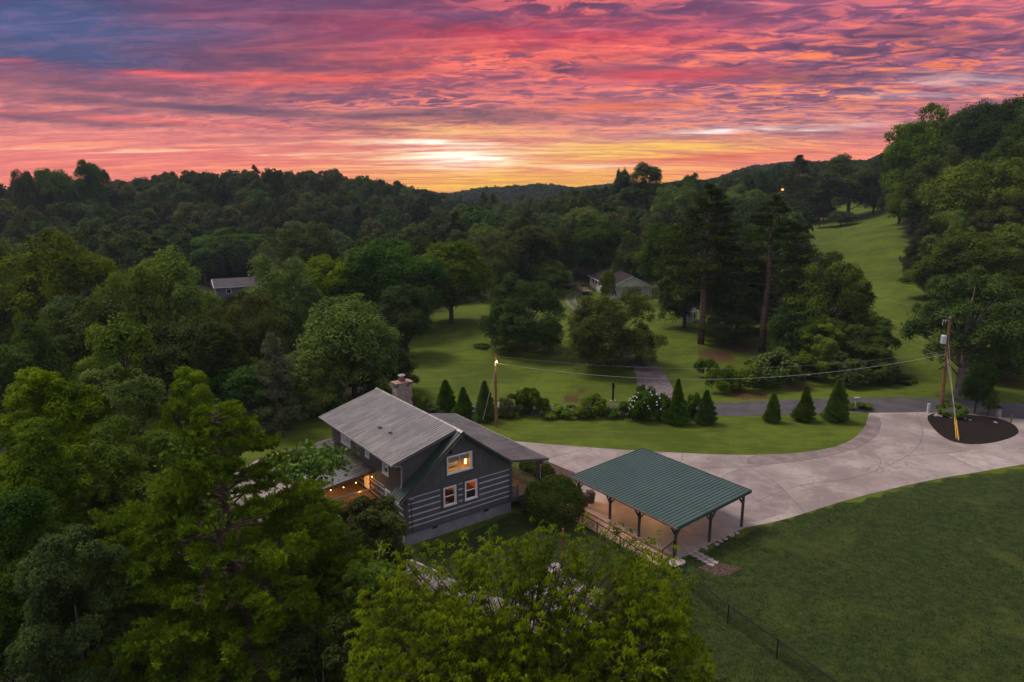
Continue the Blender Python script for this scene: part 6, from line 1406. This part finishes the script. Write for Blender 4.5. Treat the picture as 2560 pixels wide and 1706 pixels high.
def near_pine():
    rng = np.random.default_rng(31); Y = 29.0; tp = atY(540, 1012, Y); x0 = tp[0]; z0 = z1(x0, Y); H = tp[2]-z0
    t = thing('pine_tree', 'big scrub pine with layered needle boughs filling the lower left', 'tree', (x0, Y, z0))
    m = MB(); m.tube([(0, 0, -.5), (.15, 0, H*.3), (-.1, .1, H*.6), (.05, 0, H*.85), (0, 0, H)], [.34, .27, .19, .09, .02], 10)
    Ts = []; Ds = []
    nb = 165
    for i in range(nb):
        f = (i+rng.random())/nb; z = H*(.03+.95*f); rl = (8.9*(1-f)**.60*(.92+.08*math.sin(i*2.4)) )*rng.uniform(.62, 1.08)+.5
        if f > .72: rl *= .66
        a = i*2.399+rng.uniform(-.4, .4)
        if i % 4 == 0 and f < .86: a = -math.pi/2+rng.uniform(-.95, .95)
        up = rng.uniform(-.05, .22)+.25*f**2
        d = np.array([math.cos(a), math.sin(a), up]); d /= np.linalg.norm(d); s = np.array([-math.sin(a), math.cos(a), 0]); base = np.array([0, 0, z])
        def bp(u): return base+d*u*rl+np.array([0, 0, -.9*(u*rl/8)**2+.55*(u*rl/8)**3*0]) + s*.25*math.sin(u*4+i)
        m.tube([bp(u) for u in (0, .25, .5, .75, 1)], [.075*(1-f*.6), .055, .04, .025, .01], 5, cap=False)
        nt = int(10+rl*7.5)
        for k in range(nt):
            u = rng.uniform(.30, 1.0)**.7; q = bp(u); sd = 1 if k % 2 else -1; l = (.5+1.0*(1-abs(u-.6)))*rl/6*rng.uniform(.5, 1.1)+.15
            td = unit((d*rng.uniform(.4, 1.0)+s*sd*rng.uniform(.4, 1.0)+np.array([0, 0, rng.uniform(-.1, .35)]))[None])[0]; e = q+td*l
            m.tube([q, e], [.018, .006], 3, cap=False)
            nn = max(2, int(l/.12)); 
            for w in np.linspace(.35, 1.0, nn): Ts.append(q+td*l*w+rng.normal(0, .05, 3)); Ds.append(td)
    for k in range(7):    # dead grey inner limbs
        a = rng.uniform(3.4, 6.0); z = H*rng.uniform(.2, .55); l = rng.uniform(3, 6); p = np.array([math.cos(a)*1.5, math.sin(a)*1.5, z]); pts = [p]
        for j in range(5): p = p+np.array([math.cos(a), math.sin(a), rng.uniform(-.2, .35)])*l/5+rng.normal(0, .15, 3); pts.append(p)
        m.tube(pts, [.05, .045, .035, .028, .02, .01], 5)
    me = bpy.data.meshes.new('trunk'); me.from_pydata(m.v, [], m.f); me.materials.append(M['bark_pine']); link('trunk', me, t)
    T = np.array(Ts); D = np.array(Ds); n = len(T); Vs = []
    for j in range(12):
        r = rsph(rng, n); d = unit(D*.55+r*.85+np.array([0, 0, .35])); N = rsph(rng, n); Vs.append(leaf_quads(T+rsph(rng, n)*.05, d, N, rng.uniform(.13, .24, n), rng.uniform(.040, .065, n), 0))
    V = np.concatenate(Vs); link('needles', leaves_mesh('needles', V, M['needle_near']), t)
    return x0, Y, z0, H
NPX, NPY, NPZ, NPH = near_pine()
def near_broad(px, pyt, wpx, Y, label, mt, seed, nleaf, L, nl, name='broadleaf_tree', lobe=(.20, .34), hfrac=.8):
    b = atY(px, pyt, Y); x = b[0]; z = z1(x, Y); h = b[2]-z; d = Y*CP+(CAMH-b[2])*SP; R = wpx/2/FPX*d
    V, C = crown_broad(seed, R, h*hfrac, nl, nleaf, L, lobe=lobe, spread=.8, sub=20); V[:, 2] += h*(1-hfrac); C[:, 2] += h*(1-hfrac)
    t = thing(name, label, 'tree', (x, Y, z)); PLACED.append((x, Y, R, h))
    link('trunk', trunk_mesh('trunk', h*.75, .22, C[::5], M['bark'], seed, r_limb=.3), t); link('crown', leaves_mesh('crown', V, mt), t); return t
near_broad(110, 925, 280, 44, 'yellow green broadleaf tree at the left edge of the near thicket', M['leaf_light'], 801, 75000, .155, 56)
near_broad(300, 925, 230, 47, 'yellow green tree below the vine covered crown', M['leaf_light'], 802, 70000, .155, 54)
near_broad(470, 925, 200, 46, 'yellow green tree behind the top of the scrub pine', M['leaf_light'], 803, 66000, .155, 50)
near_broad(60, 1060, 330, 35, 'dark tree in the shadowed lower left corner', M['leaf_mid'], 804, 90000, .14, 60)
near_broad(330, 1050, 300, 38, 'shaded tree behind the left boughs of the scrub pine', M['leaf_mid'], 805, 80000, .14, 56)
near_broad(-20, 1230, 420, 27, 'dark thicket tree at the bottom left corner', M['leaf_dark'], 806, 110000, .115, 70)
near_broad(160, 1330, 330, 24, 'low dark tree under the scrub pine at the bottom left', M['leaf_dark'], 807, 90000, .105, 60)
near_broad(930, 1250, 190, 36, 'dark leafy tree against the left front corner of the cabin', M['leaf_mid'], 808, 40000, .15, 44, hfrac=.9)
near_broad(920, 1400, 210, 31, 'dark bushy tree below the cabin corner', M['leaf_mid'], 809, 42000, .14, 44, hfrac=.92)
near_broad(775, 1212, 190, 34, 'dark leafy tree screening most of the left porch', M['leaf_mid'], 813, 42000, .14, 44, hfrac=.9)
near_broad(515, 1000, 140, 52, 'dark tree behind the tip of the scrub pine', M['leaf_dark'], 810, 26000, .24, 40)
near_broad(800, 1560, 300, 24, 'shadowed bush tree at the bottom between pine and bright tree', M['leaf_dark'], 812, 50000, .14, 44, hfrac=.9)
def vine_mass(px, py, wpx, hpx, Y, label, seed, n, L):
    c = atY(px, py, Y); d = Y*CP+(CAMH-c[2])*SP; R = wpx/2/FPX*d; Hh = hpx/FPX*d; rng = np.random.default_rng(seed)
    q = rsph(rng, n); q[:, 2] = np.abs(q[:, 2])*1.0-.25*(rng.random(n) < .3); s = rng.uniform(.45, 1.08, n)*(1+.35*np.sin(q[:, 0]*6+seed)*np.sin(q[:, 1]*5)+.25*np.sin(q[:, 2]*9+q[:, 0]*4))
    P = q*np.array([R, R*.8, Hh*.75])*s[:, None]; N = unit(q+rsph(rng, n)*1.1+np.array([0, 0, .4])); D = unit(np.cross(N, rsph(rng, n))); D[:, 2] -= .5; D = unit(D)
    V = leaf_quads(P, D, N, L*rng.uniform(.6, 1.25, n), L*.95*rng.uniform(.7, 1.15, n), .05)
    me = leaves_mesh('vine', V, M['vine']); t = thing('vine', label, 'vine', tuple(c)); link('leaves', me, t)
    m = MB()
    for k in range(14): m.tube([(0, 0, -Hh*.6), tuple(q[k]*np.array([R, R*.8, Hh*.7])*.6+np.array([0, 0, .1])), tuple(q[k]*np.array([R, R*.8, Hh*.75]))], [.03, .02, .008], 5)
    m.build('stem', M['bark'], t)
vine_mass(308, 872, 125, 90, 46, 'light green vine dome standing above the near thicket', 901, 2600, .26)
vine_mass(785, 1165, 170, 58, 27.0, 'broad leaved vine draped over the pine bough in front of the left porch roof', 902, 1500, .20)
vine_mass(455, 1150, 110, 70, 27.5, 'broad leaved vine on the left upper bough of the scrub pine', 903, 420, .19)
vine_mass(545, 1320, 70, 110, 24.5, 'broad leaved vine hanging down the middle of the scrub pine', 904, 150, .17)

# ================================================================== AIR
def build_haze():
    mt = bpy.data.materials.new('haze'); mt.use_nodes = True; nt = mt.node_tree; nt.nodes.clear(); g = G(nt)
    v = g.n('ShaderNodeVolumePrincipled'); v.inputs['Color'].default_value = (.62, .72, .95, 1); v.inputs['Density'].default_value = HAZE; v.inputs['Anisotropy'].default_value = 0.0
    o = g.n('ShaderNodeOutputMaterial'); g.L.new(v.outputs[0], o.inputs['Volume'])
    zs = zt(*[a.ravel() for a in np.meshgrid(np.linspace(-1400, 1400, 60), np.linspace(-300, 1500, 60))])
    m = MB(); m.box(-1150, 1150, -60, 1080, float(zs.min())-1.5, 150)
    tag(m.build('haze', mt), 'thin blue evening haze over the valley', kind='stuff')
HAZE = 0.00014
build_haze()
